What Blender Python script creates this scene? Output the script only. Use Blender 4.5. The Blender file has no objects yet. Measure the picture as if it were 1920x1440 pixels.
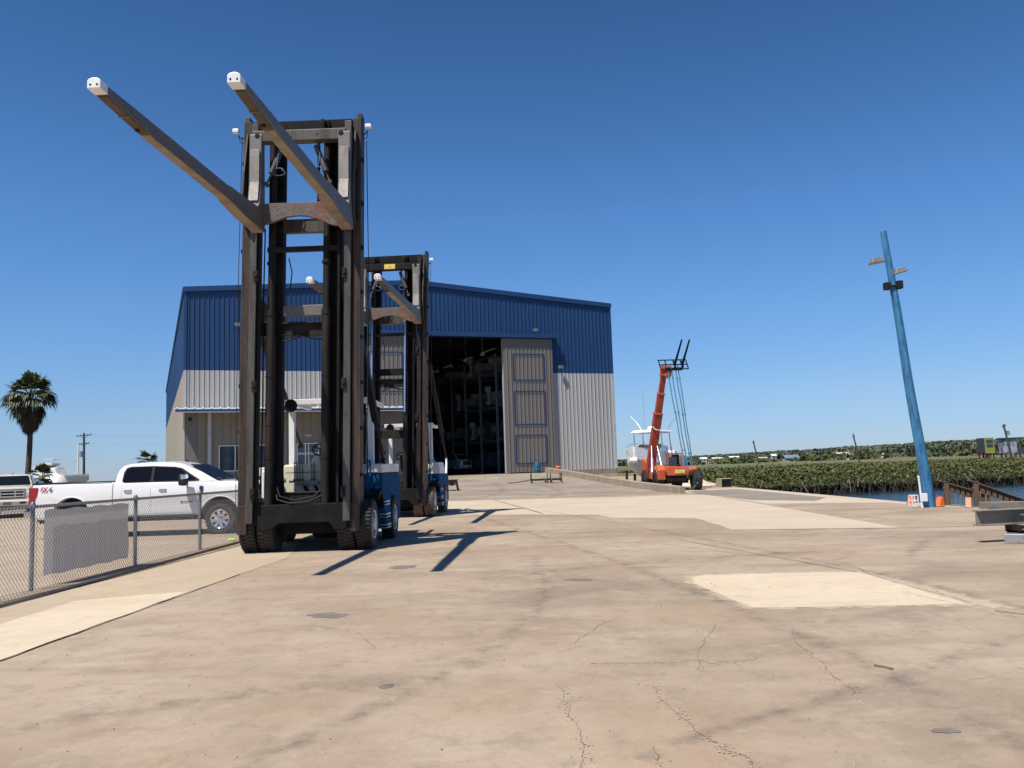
import bpy, bmesh, math, random
import numpy as np
from mathutils import Vector, Matrix
rad = math.radians
S = bpy.context.scene
COL = S.collection
random.seed(7); rng = np.random.default_rng(7)

# ------------------------------------------------------------------ camera
cam = bpy.data.objects.new('camera', bpy.data.cameras.new('camera')); COL.objects.link(cam)
cam.data.sensor_width = 36; cam.data.lens = 1555/1920*36
cam.data.clip_start = .1; cam.data.clip_end = 8000
cam.matrix_world = Matrix.Translation((0, 0, 1.57)) @ Matrix.Rotation(rad(95.77), 4, 'X') @ Matrix.Rotation(rad(-1.9), 4, 'Z')
S.camera = cam
S.render.resolution_x = 1024; S.render.resolution_y = 768
# ------------------------------------------------------------------ light
SUN = Vector((-.33, -.41, 1)).normalized()            # towards the sun
EL = math.asin(SUN.z); AZ = math.atan2(SUN.x, SUN.y)
w = bpy.data.worlds.new('World'); S.world = w; w.use_nodes = True
nt = w.node_tree; bg = nt.nodes['Background']
sky = nt.nodes.new('ShaderNodeTexSky'); sky.sky_type = 'NISHITA'; sky.sun_disc = False
sky.sun_elevation = EL; sky.sun_rotation = AZ
sky.air_density = 1.0; sky.dust_density = .15; sky.ozone_density = 1.6; sky.altitude = 0
sky.dust_density = .1; sky.ozone_density = 1.3
tcw = nt.nodes.new('ShaderNodeTexCoord'); sx_ = nt.nodes.new('ShaderNodeSeparateXYZ'); nt.links.new(tcw.outputs['Generated'], sx_.inputs[0])
rp_ = nt.nodes.new('ShaderNodeValToRGB'); cr = rp_.color_ramp; cr.elements[0].position = 0; cr.elements[0].color = (.52, .71, 1.24, 1)
cr.elements[1].position = .52; cr.elements[1].color = (.34, .65, .96, 1)
for z_, c_ in ((.035, (.54, .74, 1.20)), (.075, (.60, .80, 1.16)), (.175, (.60, .90, 1.28)), (.29, (.54, .90, 1.32)), (.40, (.44, .78, 1.15))): e_ = cr.elements.new(z_); e_.color = (*c_, 1)
nt.links.new(sx_.outputs['Z'], rp_.inputs[0])
tn_ = nt.nodes.new('ShaderNodeMix'); tn_.data_type = 'RGBA'; tn_.blend_type = 'MULTIPLY'; tn_.inputs[0].default_value = 1
nt.links.new(sky.outputs[0], tn_.inputs[6]); nt.links.new(rp_.outputs[0], tn_.inputs[7]); nt.links.new(tn_.outputs[2], bg.inputs[0]); bg.inputs[1].default_value = .072
sl = bpy.data.lights.new('sun', 'SUN'); sl.energy = 4.6; sl.angle = rad(.5); sl.color = (1, .95, .87)
so = bpy.data.objects.new('sun', sl); COL.objects.link(so); so.rotation_euler = SUN.to_track_quat('Z', 'Y').to_euler()
S.view_settings.view_transform = 'Standard'; S.view_settings.look = 'None'
S.view_settings.exposure = .45; S.view_settings.gamma = 1

# ------------------------------------------------------------------ materials
def NN(t, k, **kw):
    n = t.nodes.new(k)
    for a, b in kw.items():
        if a.startswith('i_'): n.inputs[a[2:].replace('_', ' ')].default_value = b
        else: setattr(n, a, b)
    return n
def c4(c): return (c[0], c[1], c[2], 1)
def mat(name, col, rough=.6, metal=0, col2=None, amt=.5, scale=2, detail=6, bump=0, bscale=25, stretch=(1, 1, 1), spec=.5, coat=0, trans=0, lo=.45, hi=.62, fine=.12, emit=None):
    m = bpy.data.materials.new(name); m.use_nodes = True; t = m.node_tree
    b = t.nodes['Principled BSDF']; L = t.links.new
    b.inputs['Roughness'].default_value = rough; b.inputs['Metallic'].default_value = metal
    b.inputs['Specular IOR Level'].default_value = spec; b.inputs['Coat Weight'].default_value = coat
    b.inputs['Transmission Weight'].default_value = trans
    tc = NN(t, 'ShaderNodeTexCoord'); mp = NN(t, 'ShaderNodeMapping'); mp.inputs['Scale'].default_value = stretch
    L(tc.outputs['Object'], mp.inputs[0])
    n1 = NN(t, 'ShaderNodeTexNoise'); n1.inputs['Scale'].default_value = scale; n1.inputs['Detail'].default_value = detail
    n1.inputs['Roughness'].default_value = .65
    L(mp.outputs[0], n1.inputs['Vector'])
    r = NN(t, 'ShaderNodeMapRange'); r.inputs['From Min'].default_value = lo; r.inputs['From Max'].default_value = hi
    r.inputs['To Max'].default_value = amt; L(n1.outputs['Fac'], r.inputs[0])
    mx = NN(t, 'ShaderNodeMix', data_type='RGBA'); mx.inputs[6].default_value = c4(col)
    mx.inputs[7].default_value = c4(col2 if col2 else [x*.7 for x in col]); L(r.outputs[0], mx.inputs[0])
    n2 = NN(t, 'ShaderNodeTexNoise'); n2.inputs['Scale'].default_value = bscale; n2.inputs['Detail'].default_value = 4
    L(mp.outputs[0], n2.inputs['Vector'])
    r2 = NN(t, 'ShaderNodeMapRange'); r2.inputs['From Min'].default_value = .3; r2.inputs['From Max'].default_value = .7
    r2.inputs['To Min'].default_value = 1-fine; r2.inputs['To Max'].default_value = 1+fine; L(n2.outputs['Fac'], r2.inputs[0])
    hv = NN(t, 'ShaderNodeVectorMath', operation='SCALE'); L(mx.outputs[2], hv.inputs[0]); L(r2.outputs[0], hv.inputs['Scale'])
    L(hv.outputs[0], b.inputs['Base Color'])
    if bump:
        bp = NN(t, 'ShaderNodeBump'); bp.inputs['Strength'].default_value = bump; bp.inputs['Distance'].default_value = .02
        L(n2.outputs['Fac'], bp.inputs['Height']); L(bp.outputs[0], b.inputs['Normal'])
    if emit:
        b.inputs['Emission Color'].default_value = c4(emit[0]); b.inputs['Emission Strength'].default_value = emit[1]
    return m

def concrete(name, base, light, dark, crack=.6, stain=.5, streak=.3):
    m = bpy.data.materials.new(name); m.use_nodes = True; t = m.node_tree; L = t.links.new
    b = t.nodes['Principled BSDF']; b.inputs['Roughness'].default_value = .88; b.inputs['Specular IOR Level'].default_value = .25
    tc = NN(t, 'ShaderNodeTexCoord').outputs['Object']
    def noise(scale, detail=6, stretch=None, rough=.6, dist=0):
        v = tc
        if stretch:
            mp = NN(t, 'ShaderNodeMapping'); mp.inputs['Scale'].default_value = stretch[:3]
            if len(stretch) > 3: mp.inputs['Rotation'].default_value = (0, 0, stretch[3])
            L(tc, mp.inputs[0]); v = mp.outputs[0]
        n = NN(t, 'ShaderNodeTexNoise'); n.inputs['Scale'].default_value = scale; n.inputs['Detail'].default_value = detail
        n.inputs['Roughness'].default_value = rough; n.inputs['Distortion'].default_value = dist
        L(v, n.inputs['Vector']); return n.outputs['Fac']
    def rng_(f, a, c, lo=0, hi=1):
        r = NN(t, 'ShaderNodeMapRange'); r.inputs['From Min'].default_value = a; r.inputs['From Max'].default_value = c
        r.inputs['To Min'].default_value = lo; r.inputs['To Max'].default_value = hi; L(f, r.inputs[0]); return r.outputs[0]
    def mul(a, c):
        x = NN(t, 'ShaderNodeMath', operation='MULTIPLY'); L(a, x.inputs[0])
        if isinstance(c, float): x.inputs[1].default_value = c
        else: L(c, x.inputs[1])
        return x.outputs[0]
    def mix(f, a, c):
        x = NN(t, 'ShaderNodeMix', data_type='RGBA'); L(f, x.inputs[0])
        if isinstance(a, tuple): x.inputs[6].default_value = c4(a)
        else: L(a, x.inputs[6])
        if isinstance(c, tuple): x.inputs[7].default_value = c4(c)
        else: L(c, x.inputs[7])
        return x.outputs[2]
    c = mix(rng_(noise(.35, 9, rough=.68), .40, .62), base, light)
    c = mix(mul(rng_(noise(.22, 8, (1, 1.6, 1, .5), .66, .6), .50, .66), stain), c, dark)
    c = mix(mul(rng_(noise(.8, 7, (.25, 1.5, 1, -.32), .62, .4), .52, .70), streak), c, dark)
    c = mix(mul(rng_(noise(1.6, 8, (1, .7, 1), .7), .56, .72), .45), c, light)
    c = mix(mul(rng_(noise(3.5, 8, (1, .8, 1, .4), .75, .3), .50, .68), .55), c, dark)
    c = mix(mul(rng_(noise(2.6, 8, None, .75), .56, .70), .5), c, tuple(min(1, x*1.12) for x in light))
    c = mix(mul(rng_(noise(11, 8, None, .78), .56, .72), .6), c, dark)
    c = mix(mul(rng_(noise(13, 8, None, .78), .57, .72), .55), c, light)
    c = mix(mul(rng_(noise(.6, 6, (1, 1, 1, 1.1)), .5, .66), .35), c, (base[0]*1.12, base[1]*.98, base[2]*.90))
    c = mix(mul(rng_(noise(60, 4, None, .7), .56, .74), .40), c, tuple(x*.55 for x in base))
    c = mix(mul(rng_(noise(34, 4, None, .7), .60, .74), .40), c, tuple(min(1, x*1.35) for x in light))
    # spots of oil
    vo = NN(t, 'ShaderNodeTexVoronoi'); vo.inputs['Scale'].default_value = .55; L(tc, vo.inputs['Vector'])
    dn = NN(t, 'ShaderNodeMath', operation='ADD'); L(vo.outputs['Distance'], dn.inputs[0]); L(rng_(noise(5, 4), 0, 1, -.06, .06), dn.inputs[1])
    c = mix(mul(rng_(dn.outputs[0], .075, .03), .30), c, tuple(x*.45 for x in dark))
    # cracks
    hgt = noise(45, 6, None, .7)
    if crack:
        wv = NN(t, 'ShaderNodeTexNoise'); wv.inputs['Scale'].default_value = 1.1; wv.inputs['Detail'].default_value = 7; L(tc, wv.inputs['Vector'])
        ad = NN(t, 'ShaderNodeVectorMath', operation='MULTIPLY_ADD'); L(wv.outputs['Color'], ad.inputs[0]); ad.inputs[1].default_value = (1.1, 1.1, 0); L(tc, ad.inputs[2])
        ve = NN(t, 'ShaderNodeTexVoronoi', feature='DISTANCE_TO_EDGE'); ve.inputs['Scale'].default_value = .42; L(ad.outputs[0], ve.inputs['Vector'])
        ck = rng_(ve.outputs['Distance'], .006, .001); gate = rng_(noise(.8, 6), .52, .62)
        ckw = rng_(ve.outputs['Distance'], .03, .004)
        ck2 = mul(ck, gate)
        rg = mul(mul(ckw, gate), rng_(noise(14, 5, None, .75), .48, .60))
        c = mix(mul(rg, .55), c, (light[0]*1.12, light[1]*1.05, light[2]*.92))
        c = mix(mul(ck2, float(crack)), c, (.13, .09, .065))
        fz = noise(.45, 5, None, .6)
        lw = mul(rng_(noise(22, 6, None, .78), .60, .66), rng_(fz, .52, .62))
        c = mix(mul(lw, .55), c, (.20, .13, .085))
    L(c, b.inputs['Base Color'])
    bp = NN(t, 'ShaderNodeBump'); bp.inputs['Strength'].default_value = .35; bp.inputs['Distance'].default_value = .01
    L(hgt, bp.inputs['Height']); L(bp.outputs[0], b.inputs['Normal'])
    return m

MT = {}
MT['yard'] = concrete('yard_concrete', (.300, .228, .160), (.395, .314, .232), (.200, .152, .112), .22, .75, .5)
MT['ramp'] = concrete('ramp_concrete', (0.258, 0.21, 0.1599), (0.3268, 0.273, 0.2106), (0.1634, 0.1428, 0.117), .3, .8, .9)
MT['pale'] = concrete('pale_concrete', (0.4541, 0.3696, 0.2728), (0.5108, 0.4204, 0.3212), (0.3784, 0.3095, 0.2288), .2, .35, .4)
MT['cream'] = concrete('cream_concrete', (.53, .43, .305), (.56, .465, .34), (.41, .335, .245), 0, .45, .45)
MT['parking'] = concrete('parking_concrete', (0.344, 0.2656, 0.1877), (0.4042, 0.3213, 0.2326), (0.2838, 0.2271, 0.1632), .25, .5, .5)
MT['dust'] = concrete('dusty_concrete', (0.387, 0.3084, 0.2162), (0.4386, 0.3556, 0.257), (0.3096, 0.2485, 0.1795), .1, .5, .4)
MT['grey'] = concrete('grey_concrete', (0.215, 0.1806, 0.1443), (0.2752, 0.2352, 0.1872), (0.1634, 0.1428, 0.117), .3, .6, .6)
MT['kerb'] = mat('kerb_concrete', (0.336, 0.272, 0.2), .9, 0, (0.216, 0.176, 0.136), .7, 1.5, bump=.3)
MT['slab'] = mat('foundation_concrete', (0.264, 0.216, 0.16), .9, 0, (0.176, 0.136, 0.096), .7, .8, bump=.2, stretch=(1, 1, .3))
MT['oil'] = mat('oil_stain', (0.16, 0.132, 0.112), .7, 0, (0.216, 0.176, 0.144), .8, 6)
MT['joint'] = mat('joint_dark', (0.08, 0.064, 0.052), .95, 0, (0.16, 0.128, 0.096), .8, 4)
MT['blue_clad'] = mat('blue_cladding', (0.0088, 0.0432, 0.132), .5, .0, (0.0104, 0.0496, 0.144), .6, .5, fine=.05, spec=.5)
MT['grey_clad'] = mat('pale_grey_cladding', (.40, .385, .365), .5, 0, (.35, .335, .315), .6, .4, fine=.05, stretch=(1, 1, .15))
MT['door_clad'] = mat('door_grey_cladding', (0.16, 0.14, 0.1264), .55, 0, (0.144, 0.1256, 0.1136), .6, .5, fine=.05, stretch=(1, 1, .1))
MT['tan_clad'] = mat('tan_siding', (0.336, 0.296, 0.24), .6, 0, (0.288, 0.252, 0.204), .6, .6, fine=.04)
MT['trim_grey'] = mat('pale_trim', (.45, .45, .45), .5)
MT['white_trim'] = mat('white_trim', (.72, .74, .76), .45)
MT['blue_line'] = mat('blue_stripe', (.010, .035, .13), .6)
MT['roof'] = mat('white_roof', (0.44, 0.448, 0.464), .45)
MT['dark_in'] = mat('dark_interior', (.06, .062, .07), .8)  # rear wall and frame near black: interior shade put into the colour
MT['floor_in'] = mat('interior_floor', (.10, .09, .08), .8)  # floor colour darkened to paint in the indoor gloom
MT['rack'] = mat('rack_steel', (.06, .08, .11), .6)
MT['glass'] = mat('window_glass', (.02, .035, .05), .06, 0, (.05, .08, .10), .5, 1.2, spec=.8, fine=0)
MT['auto_glass'] = mat('tinted_glass', (.006, .007, .009), .12, spec=.25, fine=0)
MT['office_clad_shaded'] = mat('shaded_office_siding', (0.216, 0.188, 0.148), .7, 0, (0.188, 0.16, 0.124), .6, .6, fine=.04)  # darker copy of the tan siding, canopy shadow put into the colour
MT['leg_white'] = mat('weathered_white', (.5, .5, .5), .5)
MT['steel_dark'] = mat('dark_worn_steel', (.0115, .0095, .009), .65, .1, (.042, .025, .016), .7, 1.6, detail=9, bump=.15, stretch=(3, 3, .7), fine=.25, lo=.44, hi=.66, spec=.3)
MT['steel_brown'] = mat('rusty_brown_steel', (.030, .022, .018), .6, .2, (.105, .055, .028), .85, 1.1, detail=9, bump=.2, stretch=(5, 5, .45), fine=.3, lo=.43, hi=.64)
MT['steel_olive'] = mat('greased_grey_steel', (.088, .080, .070), .55, .2, (.045, .036, .028), .85, 1.3, detail=9, bump=.15, stretch=(5, 5, .5), fine=.25)
MT['steel_black'] = mat('black_steel', (.0065, .0065, .0075), .75, 0, (.020, .016, .013), .7, 2, detail=8, bump=.1, spec=.2)
MT['fork'] = mat('fork_steel', (.135, .127, .118), .55, .2, (.175, .145, .115), .7, 1.7, detail=9, bump=.2, stretch=(2, .8, 2), fine=.22)
MT['fork_face'] = mat('bare_grey_steel', (0.2808, 0.2574, 0.234), .5, .3, (0.2028, 0.1716, 0.1404), .8, 1.6, detail=8, bump=.15, stretch=(1, 1, .5), fine=.15)
MT['rust_bounce'] = mat('bounce_lit_rust', (.30, .245, .185), .8, 0, (.20, .15, .11), .8, 2.5, detail=8, bump=.2)  # rusty tan, brightened: light bounced off the ground is put into the colour
MT['beam_steel'] = mat('beam_steel', (0.24, 0.2048, 0.168), .7, .1, (0.16, 0.136, 0.112), .8, 3, detail=8, bump=.15)
MT['crack'] = mat('crack_dark', (.22, .165, .12), .95)
MT['chip'] = mat('crack_sand', (.42, .32, .215), .95, 0, (.28, .20, .135), .8, 20)
MT['rust_red'] = mat('rust_plate', (.13, .105, .09), .7, .1, (.17, .06, .035), .9, 2.6, detail=9, bump=.3, fine=.3, lo=.52, hi=.60)
MT['tip_recess'] = mat('tip_recess_brown', (.10, .07, .055), .8)
MT['white_cap'] = mat('white_plastic', (.82, .82, .80), .4, fine=.03)
MT['white_paint'] = mat('white_paint', (.72, .71, .67), .4, 0, (.55, .52, .46), .5, 1.5, fine=.05)
MT['cream_paint'] = mat('cream_paint', (.72, .66, .50), .45, 0, (.55, .47, .33), .5, 2, fine=.06)
MT['blue_paint'] = mat('blue_machine_paint', (.009, .080, .185), .85, 0, (.012, .055, .12), .5, 1.5, fine=.1, spec=.08)
MT['cyan_paint'] = mat('bright_blue_paint', (.02, .26, .50), .35, 0, (.03, .18, .36), .5, 2, fine=.08)
MT['pale_blue'] = mat('pale_blue_rod', (.30, .42, .58), .3, .4)
MT['chrome'] = mat('chrome', (.75, .76, .78), .12, 1, fine=0)
MT['alu'] = mat('aluminium', (.55, .56, .58), .35, .8)
MT['rubber'] = mat('rubber', (0.02184, 0.0195, 0.01794), .8, 0, (0.0468, 0.039, 0.03276), .7, 3, bump=.3, bscale=18)
MT['rubber_dusty'] = mat('dusty_rubber', (0.156, 0.1092, 0.0741), .9, 0, (0.0702, 0.0507, 0.039), .7, 2.5, bump=.3, bscale=14)
MT['rim_white'] = mat('dirty_white_rim', (.58, .60, .62), .5, 0, (.38, .37, .35), .6, 3)
MT['yellow'] = mat('yellow_sticker', (.70, .55, .12), .5, 0, (.2, .1, .05), .7, 9, lo=.5)
MT['truck_white'] = mat('truck_white', (.74, .735, .72), .25, 0, (.70, .68, .65), .5, .8, coat=.6, fine=.01)
MT['truck_beige'] = mat('truck_beige', (.62, .56, .46), .3, 0, (.55, .50, .41), .5, .8, coat=.5, fine=.01)
MT['black_plastic'] = mat('black_plastic', (.013, .013, .014), .65, fine=.05, spec=.3)
MT['arch_dark'] = mat('wheel_well', (.008, .008, .008), .9)
MT['red_lens'] = mat('red_lens', (.30, .008, .015), .15, coat=.8, fine=.03)
MT['red_decal'] = mat('red_decal', (.45, .02, .03), .4)
MT['grey_decal'] = mat('grey_decal', (.12, .12, .13), .4)
MT['navy_decal'] = mat('navy_badge', (.02, .04, .12), .3)
MT['galv'] = mat('galvanised_steel', (0.2574, 0.2652, 0.273), .45, .7, (0.1872, 0.1872, 0.195), .6, 6, fine=.1)
MT['banner'] = mat('banner_back', (.42, .395, .385), .8, 0, (.44, .37, .36), .5, 1.6, detail=3, fine=.04)
bt_ = MT['banner'].node_tree; ts_ = bt_.nodes.new('ShaderNodeBsdfTranslucent'); ts_.inputs[0].default_value = (.42, .385, .375, 1); ms_ = bt_.nodes.new('ShaderNodeMixShader'); ms_.inputs[0].default_value = .5
bt_.links.new(bt_.nodes['Principled BSDF'].outputs[0], ms_.inputs[1]); bt_.links.new(ts_.outputs[0], ms_.inputs[2]); bt_.links.new(ms_.outputs[0], bt_.nodes['Material Output'].inputs[0])
MT['mangrove'] = mat('mangrove_leaves', (0.0945, 0.105, 0.0378), .8, 0, (0.0621, 0.0725, 0.02835), .9, .12, detail=5, fine=.38, bscale=1.2, spec=.12)
MT['mud'] = mat('mangrove_roots', (.045, .035, .026), .9, 0, (.02, .016, .013), .7, 1.2)
MT['leaf_yellow'] = mat('mangrove_new_leaves', (0.114, 0.12, 0.042), .75, fine=.3, bscale=3, spec=.15)
MT['tree'] = mat('hazed_tree_leaves', (.115, .130, .088), .9, 0, (.085, .100, .070), .8, .05, fine=.25, bscale=.4, spec=.1)  # pale and bluish: distance haze painted into the leaf colour
MT['grass'] = mat('far_grass', (0.0936, 0.1053, 0.039), .95, 0, (0.1326, 0.1131, 0.0585), .8, .018, fine=.25, bscale=.3)
MT['road'] = mat('far_road', (.30, .27, .23), .9, 0, None, .3, .05)
MT['earth'] = mat('sandy_earth', (.42, .34, .24), .95, 0, (.3, .24, .17), .6, .3)
MT['sand'] = mat('sand_heap', (.58, .47, .34), .95, 0, (.45, .36, .26), .6, 2, bump=.5)
MT['palm_green'] = mat('palm_fronds', (0.0507, 0.0663, 0.0195), .5, 0, (0.078, 0.078, 0.0351), .7, 1.5, fine=.35, bscale=5)
MT['palm_dead'] = mat('dead_fronds', (0.0663, 0.04836, 0.03276), .9, 0, (0.039, 0.02808, 0.02028), .8, 3, fine=.35)
MT['bark'] = mat('palm_bark', (0.078, 0.06084, 0.0468), .9, 0, (0.0468, 0.0351, 0.0273), .8, 3, bump=.5, stretch=(1, 1, 4))
MT['wood_dark'] = mat('weathered_wood', (0.1755, 0.09945, 0.05265), .8, 0, (0.1053, 0.06435, 0.04095), .8, 3, bump=.3, stretch=(3, 3, .6))
MT['wood_grey'] = mat('grey_timber', (0.234, 0.193, 0.1521), .85, 0, (0.1404, 0.117, 0.09945), .8, 2.5, bump=.3, stretch=(.6, 3, 3))
MT['pole_blue'] = mat('flaking_blue_paint', (0.0507, 0.2028, 0.3752), .55, 0, (0.02028, 0.1065, 0.2129), .9, 2.0, detail=10, bump=.4, stretch=(4, 4, 1.1), fine=.25, lo=.44, hi=.62)
MT['pole_wood'] = mat('utility_pole_wood', (.07, .055, .045), .9)
MT['bronze'] = mat('lamp_housing', (.20, .18, .165), .5, .1)
MT['lens'] = mat('lamp_lens', (.62, .62, .58), .2)
MT['orange'] = mat('orange_plastic', (.85, .16, .03), .5)
MT['tele_orange'] = mat('orange_machine_paint', (0.5616, 0.1053, 0.0312), .45, 0, (0.39, 0.078, 0.0312), .7, 1.4, fine=.1)
MT['boom_red'] = mat('faded_red_boom', (0.3276, 0.0507, 0.0273), .5, 0, (0.234, 0.0351, 0.0234), .8, 1.2, fine=.15)
MT['strap'] = mat('blue_strap', (.05, .22, .34), .7, 0, (.03, .12, .2), .6, 8)
MT['gel'] = mat('white_gelcoat', (.86, .86, .85), .25, coat=.4, fine=.02)
MT['hull_grey'] = mat('grey_hull', (.5, .5, .48), .35)
MT['hull_dim'] = mat('shaded_stored_hull', (.07, .075, .085), .5)  # hull darkened, the gloom inside the building is in the colour
MT['store_white_dim'] = mat('shaded_stored_white', (.19, .20, .215), .4)  # white gelcoat darkened, interior shade mixed into the colour
MT['drum'] = mat('blue_drum', (.012, .11, .21), .5)
MT['wrap'] = mat('white_wrap', (.80, .80, .80), .5)
MT['lime'] = mat('lime_cloth', (.45, .75, .05), .8)
MT['billboard_dark'] = mat('dark_panel', (.035, .045, .055), .7)
MT['kiosk_yellow'] = mat('yellow_green_panel', (.34, .33, .07), .7, 0, (.22, .25, .07), .7, 1.5)
MT['kiosk_grey'] = mat('mural_grey', (.30, .32, .38), .6, 0, (.08, .09, .12), .9, .9, lo=.48, hi=.52)
MT['red_roof'] = mat('red_wall', (.40, .09, .06), .7)
MT['blue_roof'] = mat('blue_grey_roof', (.14, .20, .27), .6)
MT['grey_roof'] = mat('pale_grey_roof', (.42, .40, .38), .7)
MT['wire'] = mat('wire', (.25, .29, .33), .6)
# skylight panels pass daylight
MT['skylight'] = mat('skylight_panel', (.8, .85, .9), .5, trans=.9)
# water
wm = bpy.data.materials.new('water'); wm.use_nodes = True; t = wm.node_tree; b = t.nodes['Principled BSDF']
b.inputs['Base Color'].default_value = (.012, .028, .038, 1); b.inputs['Roughness'].default_value = .09; b.inputs['IOR'].default_value = 1.33
tc = NN(t, 'ShaderNodeTexCoord'); mp = NN(t, 'ShaderNodeMapping'); mp.inputs['Scale'].default_value = (.8, 2.2, 1); t.links.new(tc.outputs['Object'], mp.inputs[0])
nz = NN(t, 'ShaderNodeTexNoise'); nz.inputs['Scale'].default_value = 2.2; nz.inputs['Detail'].default_value = 5; t.links.new(mp.outputs[0], nz.inputs['Vector'])
bp = NN(t, 'ShaderNodeBump'); bp.inputs['Strength'].default_value = .45; bp.inputs['Distance'].default_value = .08
t.links.new(nz.outputs['Fac'], bp.inputs['Height']); t.links.new(bp.outputs[0], b.inputs['Normal']); MT['water'] = wm

# ------------------------------------------------------------------ mesh builder
class MB:
    def __init__(s): s.v = []; s.f = []; s.M = None
    def add(s, vs, fs):
        o = len(s.v); s.v += [tuple(p) for p in vs]; s.f += [tuple(i+o for i in q) for q in fs]; return s
    def box(s, x0, x1, y0, y1, z0, z1):
        return s.add([(x, y, z) for x in (x0, x1) for y in (y0, y1) for z in (z0, z1)],
                     [(0, 1, 3, 2), (4, 6, 7, 5), (0, 4, 5, 1), (2, 3, 7, 6), (0, 2, 6, 4), (1, 5, 7, 3)])
    def bar(s, p, q, w, h, up=(0, 0, 1), w2=None, h2=None):
        p = Vector(p); q = Vector(q); d = (q-p).normalized(); u = Vector(up)
        if abs(d.dot(u)) > .98: u = Vector((0, 1, 0))
        a = d.cross(u).normalized(); c = a.cross(d).normalized()
        w2 = w if w2 is None else w2; h2 = h if h2 is None else h2
        vs = [p+a*i*w/2+c*j*h/2 for i, j in ((-1, -1), (1, -1), (1, 1), (-1, 1))]+[q+a*i*w2/2+c*j*h2/2 for i, j in ((-1, -1), (1, -1), (1, 1), (-1, 1))]
        return s.add(vs, [(3, 2, 1, 0), (4, 5, 6, 7), (0, 1, 5, 4), (1, 2, 6, 5), (2, 3, 7, 6), (3, 0, 4, 7)])
    def cyl(s, p, q, r, r2=None, n=14, cap=True):
        p = Vector(p); q = Vector(q); d = (q-p).normalized(); r2 = r if r2 is None else r2
        a = d.orthogonal().normalized(); c = d.cross(a)
        vs = []
        for pt, rr in ((p, r), (q, r2)):
            vs += [pt+(a*math.cos(k*2*math.pi/n)+c*math.sin(k*2*math.pi/n))*rr for k in range(n)]
        fs = [(k, (k+1) % n, n+(k+1) % n, n+k) for k in range(n)]
        if cap: fs += [tuple(range(n-1, -1, -1)), tuple(range(n, 2*n))]
        return s.add(vs, fs)
    def tube(s, pts, r, n=6):
        pts = [Vector(p) for p in pts]; rings = []
        a = None; vs = []; fs = []
        for i, p in enumerate(pts):
            d = (pts[min(i+1, len(pts)-1)]-pts[max(i-1, 0)]).normalized()
            if a is None: a = d.orthogonal().normalized()
            a = (a-d*a.dot(d)).normalized(); c = d.cross(a)
            rr = r[i] if isinstance(r, (list, tuple)) else r
            vs += [p+(a*math.cos(k*2*math.pi/n)+c*math.sin(k*2*math.pi/n))*rr for k in range(n)]
        for i in range(len(pts)-1):
            fs += [(i*n+k, i*n+(k+1) % n, (i+1)*n+(k+1) % n, (i+1)*n+k) for k in range(n)]
        fs += [tuple(range(n-1, -1, -1)), tuple(range((len(pts)-1)*n, len(pts)*n))]
        return s.add(vs, fs)
    def lathe(s, prof, c=(0, 0, 0), axis='Z', n=24):
        # prof: list (r, h) along axis
        vs = []; fs = []
        for r, h in prof:
            for k in range(n):
                x, y = r*math.cos(k*2*math.pi/n), r*math.sin(k*2*math.pi/n)
                v = {'Z': (x, y, h), 'X': (h, x, y), 'Y': (x, h, y)}[axis]
                vs.append((v[0]+c[0], v[1]+c[1], v[2]+c[2]))
        m = len(prof)
        for i in range(m-1):
            fs += [(i*n+k, i*n+(k+1) % n, (i+1)*n+(k+1) % n, (i+1)*n+k) for k in range(n)]
        fs += [tuple(range(n-1, -1, -1)), tuple(range((m-1)*n, m*n))]
        return s.add(vs, fs)
    def prism(s, poly, axis, a, b):
        # polygon in the plane across axis; X: (y,z), Y: (x,z), Z: (x,y)
        f = {'X': lambda u, v, k: (k, u, v), 'Y': lambda u, v, k: (u, k, v), 'Z': lambda u, v, k: (u, v, k)}[axis]
        n = len(poly)
        vs = [f(u, v, a) for u, v in poly]+[f(u, v, b) for u, v in poly]
        return s.add(vs, [tuple(range(n-1, -1, -1)), tuple(range(n, 2*n))]+[(k, (k+1) % n, n+(k+1) % n, n+k) for k in range(n)])
    def plate(s, pts, nrm, th):
        n = len(pts); nv = Vector(nrm).normalized()*th
        vs = [Vector(p) for p in pts]; vs += [p+nv for p in vs]
        return s.add(vs, [tuple(range(n-1, -1, -1)), tuple(range(n, 2*n))]+[(k, (k+1) % n, n+(k+1) % n, n+k) for k in range(n)])
    def build(s, name, m, parent=None, bevel=0, smooth=False, fix=True, seg=2):
        me = bpy.data.meshes.new(name); me.from_pydata(s.v, [], s.f); me.update()
        if fix:
            bm = bmesh.new(); bm.from_mesh(me); bmesh.ops.recalc_face_normals(bm, faces=bm.faces); bm.to_mesh(me); bm.free()
        me.materials.append(MT[m] if isinstance(m, str) else m)
        o = bpy.data.objects.new(name, me); COL.objects.link(o)
        if parent: o.parent = parent
        if bevel:
            md = o.modifiers.new('bevel', 'BEVEL'); md.width = bevel; md.segments = seg; md.limit_method = 'ANGLE'; md.angle_limit = rad(35)
        if smooth:
            for p in me.polygons: p.use_smooth = True
            if hasattr(me, 'set_sharp_from_angle'): me.set_sharp_from_angle(angle=rad(38))
        return o
def tag(o, label=None, cat=None, group=None, kind=None):
    if label: o['label'] = label
    if cat: o['category'] = cat
    if group: o['group'] = group
    if kind: o['kind'] = kind
    return o
def empty(name, loc, rz, label, cat, group=None):
    o = bpy.data.objects.new(name, None); COL.objects.link(o); o.location = loc; o.rotation_euler = (0, 0, rz)
    return tag(o, label, cat, group)
def copy_tree(o, parent=None):
    c = o.copy(); COL.objects.link(c)
    if parent: c.parent = parent
    for ch in list(o.children): copy_tree(ch, c)
    return c
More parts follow.
